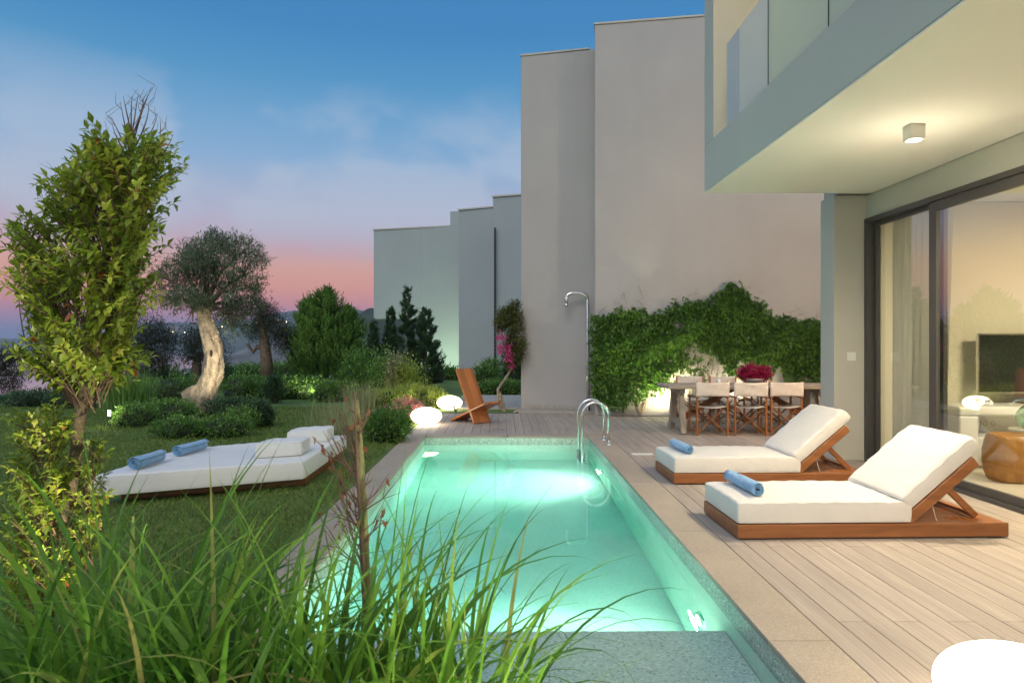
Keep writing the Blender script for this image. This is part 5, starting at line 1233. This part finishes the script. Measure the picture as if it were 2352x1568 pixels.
def stake():
    Z = 2.25
    t = thing('garden_stake', 'weathered greenish wooden stake standing at the near pool corner', 'stake', (W(845, 1500, Z)[0], Z, 0))
    pts = [(866, 1829), (850, 1500), (838, 1290), (832, 1150), (825, 1040), (818, 960), (814, 918)]
    mb = MB(); mb.tube([W(a, b, Z) for a, b in pts], [.017, .017, .016, .0155, .015, .0145, .0135], 12)
    mb.build('pole', M('greenish wood', (.20, .21, .10), .9, .35, 18, bump=.6, bscale=60), t, smooth=True)
    # dead plant tied to it
    p = thing('dead_shrub', 'dead brown twiggy plant with curled red leaves tied to the stake', 'dead plant', (W(815, 1500, Z)[0], Z-.05, 0))
    segs = []; tips = []
    for i in range(58):
        y0 = random.uniform(950, 1300); x0 = 822+(y0-950)*.02; b = Vector(W(x0+random.uniform(-8, 4), y0, Z-.02))
        sgn = random.choice((-1, -1, 1)); L_ = random.uniform(.06, .20)*(1 if y0 > 1040 else .45)
        d = Vector((sgn*random.uniform(.1, .75), random.uniform(-.5, .4), random.uniform(.5, 1))).normalized()
        q = b+d*L_*.5+Vector((0, 0, -.01)); e = b+d*L_+Vector((0, 0, .02)); segs.append(([b, q, e], [.0028, .0018, .0007])); tips.append(e)
        for _ in range(2):
            d2 = (d+Vector([random.uniform(-.6, .6) for _ in range(3)])).normalized(); e2 = q+d2*L_*.4; segs.append(([q, q+d2*L_*.2, e2], [.0014, .001, .0005])); tips.append(e2)
    segs.append(([W(840, 1829, Z-.03), W(836, 1300, Z-.03), W(822, 1100, Z-.03), W(815, 900, Z-.03)], [.008, .007, .006, .003]))
    V, Fq = tubes_geo(segs, 4); qmesh('twigs', V, Fq, TWIG, p, smooth=True)
    k = rng.random(len(tips)) < .30; P = np.array([list(x) for x in tips])[k]
    V, Fq, kk = leaf_geo(P, rvec(len(P))*.6+np.array([0, 0, -.6]), .028, .013, .5, .3, True); qmesh('leaves', V, Fq, L_DRY, p, np.repeat(rng.random(len(P)), kk))
stake()

def inside(poly, x, y):
    r = np.zeros(len(x), bool); n = len(poly)
    for i in range(n):
        x0, y0 = poly[i]; x1, y1 = poly[i-1]
        cnd = ((y0 > y) != (y1 > y)) & (x < (x1-x0)*(y-y0)/((y1-y0) if y1 != y0 else 1e-9)+x0); r ^= cnd
    return r
def ivy():
    t = thing('climbing_plant', 'dense green creeper spread over the beige wall behind the dining table', 'creeper', (3.5, 13.5, 0))
    raw = [(615,370),(700,360),(780,330),(870,330),(940,320),(1040,360),(1130,340),(1220,280),(1340,260),(1460,260),(1530,200),(1620,130),(1700,160),(1740,220),(1830,260),(1890,330),(1940,390),(2000,360),(2090,390),(2160,400),(2300,410),(2420,430),(2420,900),(2240,870),(2170,840),(2050,840),(2000,720),(1900,730),(1800,750),(1700,770),(1600,800),(1570,780),(1580,720),(1530,650),(1460,640),(1440,680),(1450,760),(1480,800),(1420,810),(1250,830),(1150,850),(1110,900),(1040,880),(1000,950),(930,960),(880,1000),(820,1040),(740,1010),(640,960),(615,800)]
    poly = [(1163.75+a*.3125, 612.5+b*.3125) for a, b in raw]
    n = 9000; px = 1350+(1925-1350)*rng.random(n*3); py = 640+300*rng.random(n*3)
    jx, jy = rng.normal(size=n*3)*6, rng.normal(size=n*3)*6
    k = inside(poly, px+jx, py+jy)
    # thin spots where the wall shows
    for cx, cy, r in ((1600, 835, 40), (1555, 870, 30), (1640, 860, 26), (1585, 800, 22), (1470, 925, 12), (1700, 835, 12), (1550, 745, 14), (1840, 870, 18)):
        d = np.hypot(px-cx, (py-cy)*1.3); k &= ~((d < r) & (rng.random(n*3) < .80))
    px, py = px[k][:n], py[k][:n]; n = len(px)
    tn = WLK*(px-PX0)/F; Zw = WL0/(1+tn)
    bulge = .08+.20*(.5+.5*np.sin(px*.05+np.sin(py*.04)*2))*(.5+.5*np.sin(py*.06+px*.02))+.10*rng.random(n)
    Y = Zw-bulge; X = (px-PX0)*Zw/F; Zz = H-(py-PY0)*Zw/F
    C = np.stack([X, Y, Zz], -1); idx = np.repeat(np.arange(n), 5); N_ = len(idx)
    # five leaflets fanning from each stalk
    fan = np.tile(np.linspace(-1.15, 1.15, 5), n); rot = np.repeat(rng.normal(size=n)*.6, 5)+fan-math.pi/2*np.repeat(np.where(rng.random(n) < .8, 1, -.3), 5)
    D = np.stack([np.cos(rot), -.35-.4*rng.random(N_), np.sin(rot)], -1)+rvec(N_)*.2
    V, Fq, k2 = leaf_geo(C[idx]+rng.normal(size=(N_, 3))*.008, D, .078*(.6+.6*rng.random(N_)), .034, .25, .15, False)
    T = np.repeat(np.clip(.6*rng.random(n)[idx]+.4*rng.random(N_), 0, 1), k2)
    qmesh('leaves', V, Fq, L_IVY, t, T)
    # stems, feet and loose runners above
    segs = []
    def wp(a, b, o=.03): 
        Zq = WL0/(1+WLK*(a-PX0)/F)-o; return W(a, b, Zq)
    for fx_, fy in ((1470, 952), (1376, 950), (1873, 955), (1600, 950), (1640, 955)):
        for _ in range(4):
            a, b = fx_, fy; pts = [wp(a, b)]; 
            for s in range(6): a += random.uniform(-12, 12); b -= random.uniform(18, 30); pts.append(wp(a, b, .03+.02*random.random()))
            segs.append((pts, [.012, .010, .009, .008, .006, .005, .003]))
    for a, b, c_, d in ((1372, 725, 1395, 702), (1410, 690, 1450, 712), (1432, 672, 1440, 700), (1466, 655, 1484, 712), (1462, 685, 1486, 722), (1700, 662, 1730, 660), (1580, 680, 1612, 676), (1640, 670, 1625, 700), (1750, 690, 1738, 682), (1810, 720, 1850, 702), (1820, 735, 1858, 718), (1880, 745, 1876, 718), (1560, 712, 1545, 730), (1698, 665, 1672, 655)):
        m = ((a+c_)/2+random.uniform(-5, 5), (b+d)/2-random.uniform(0, 6)); segs.append(([wp(a, b, .06), wp(*m, .08), wp(c_, d, .05)], [.005, .004, .002]))
        segs.append(([wp(*m, .07), wp(m[0]+random.uniform(-10, 10), m[1]-random.uniform(5, 14), .06), wp(m[0]+random.uniform(-14, 14), m[1]-18, .05)], [.003, .0025, .0015]))
    for i in range(60):
        a = random.uniform(1500, 1660); b = random.uniform(800, 880); segs.append(([wp(a, b, .03), wp(a+random.uniform(-14, 14), b-18, .04), wp(a+random.uniform(-20, 20), b-38, .05)], [.004, .003, .002]))
    V, Fq = tubes_geo(segs, 5); qmesh('stems', V, Fq, BARK_O, t, smooth=True)
ivy()

def bougainvillea():
    Z = 14.75
    t = thing('bougainvillea', 'slender bougainvillea tree with pink flowers and a crooked pale trunk beside the tall wall', 'bougainvillea', (W(1158, 944, Z)[0], Z, 0))
    segs = []
    for dx, s in ((0, 1), (5, .8), (-4, .7)):
        pts = [(1158-dx*.8, 946), (1150+dx*1.5, 930), (1147+dx, 910), (1144, 895), (1150, 884), (1162, 868), (1172, 850), (1180, 830), (1186+dx*.5, 810), (1188+dx, 790)]
        segs.append(([W(a, b, Z+.03*dx/5) for a, b in pts], [.035*s, .033*s, .03*s, .035*s, .03*s, .026*s, .025*s, .023*s, .02*s, .016*s]))
    V, Fq = tubes_geo(segs, 8); qmesh('trunk', V, Fq, BARK_O, t, smooth=True)
    bl = [vblob(1178, 735, 40, 70, Z), vblob(1160, 728, 44, 40, Z), vblob(1185, 770, 34, 70, Z), vblob(1180, 710, 30, 36, Z), vblob(1188, 810, 26, 50, Z), vblob(1150, 745, 22, 40, Z, .1), vblob(1172, 790, 30, 40, Z), vblob(1196, 790, 22, 24, Z, -.2), vblob(1170, 835, 24, 20, Z)]
    kw = dict(out=.5, up=.1, rand=.9, shell=.6, jitter=.35)
    V, Fq, T = crown(bl, 800, 10, .045, .055, .03, **kw); qmesh('crown', V, Fq, leafmat('bougainvillea leaves', [(.05, .07, .015), (.11, .14, .03), (.20, .17, .06)], .5, .3), t, T)
    V, Fq, T = crown([vblob(1150, 775, 22, 26, Z-.15), vblob(1152, 802, 26, 16, Z-.15), vblob(1172, 796, 10, 12, Z-.2), vblob(1168, 820, 20, 22, Z-.2), vblob(1176, 840, 12, 14, Z-.15)], 60, 9, .03, .045, .038, **kw); qmesh('flowers', V, Fq, L_MAG, t, T)
    lv = [vblob(1150, 925, 14, 20, Z-.05), vblob(1160, 905, 10, 16, Z-.05)]
bougainvillea()
def stones():
    for i, (px, py, s) in enumerate(((1190, 947, .07), (1198, 945, .05), (1183, 948, .04))):
        x, y, z = G(px, py); m = MB(); m.ellipsoid((x, y, s*.4), (s, s*.8, s*.5), 12, 8, .12, i)
        tag(m.build('stone', COPING, smooth=True), ['pale stone at the foot of the bougainvillea, largest of three', 'pale stone touching the step of the shower wall, middle sized', 'smallest pale stone under the bougainvillea trunk'][i], 'stone', 'pale stones under the bougainvillea')
stones()
def haze():
    m, N, L, b, o = new_mat('haze'); N.remove(b); v = N.new('ShaderNodeVolumePrincipled')
    v.inputs['Color'].default_value = (.72, .84, 1, 1); v.inputs['Density'].default_value = .00026; v.inputs['Anisotropy'].default_value = .1
    L.new(v.outputs[0], o.inputs['Volume'])
    h = MB().box(-4000, 4000, -290, 2900, -23, 135).build('haze', m); tag(h, 'thin blue evening haze over the bay', 'haze', kind='stuff')
HAZE = True
if HAZE: haze()
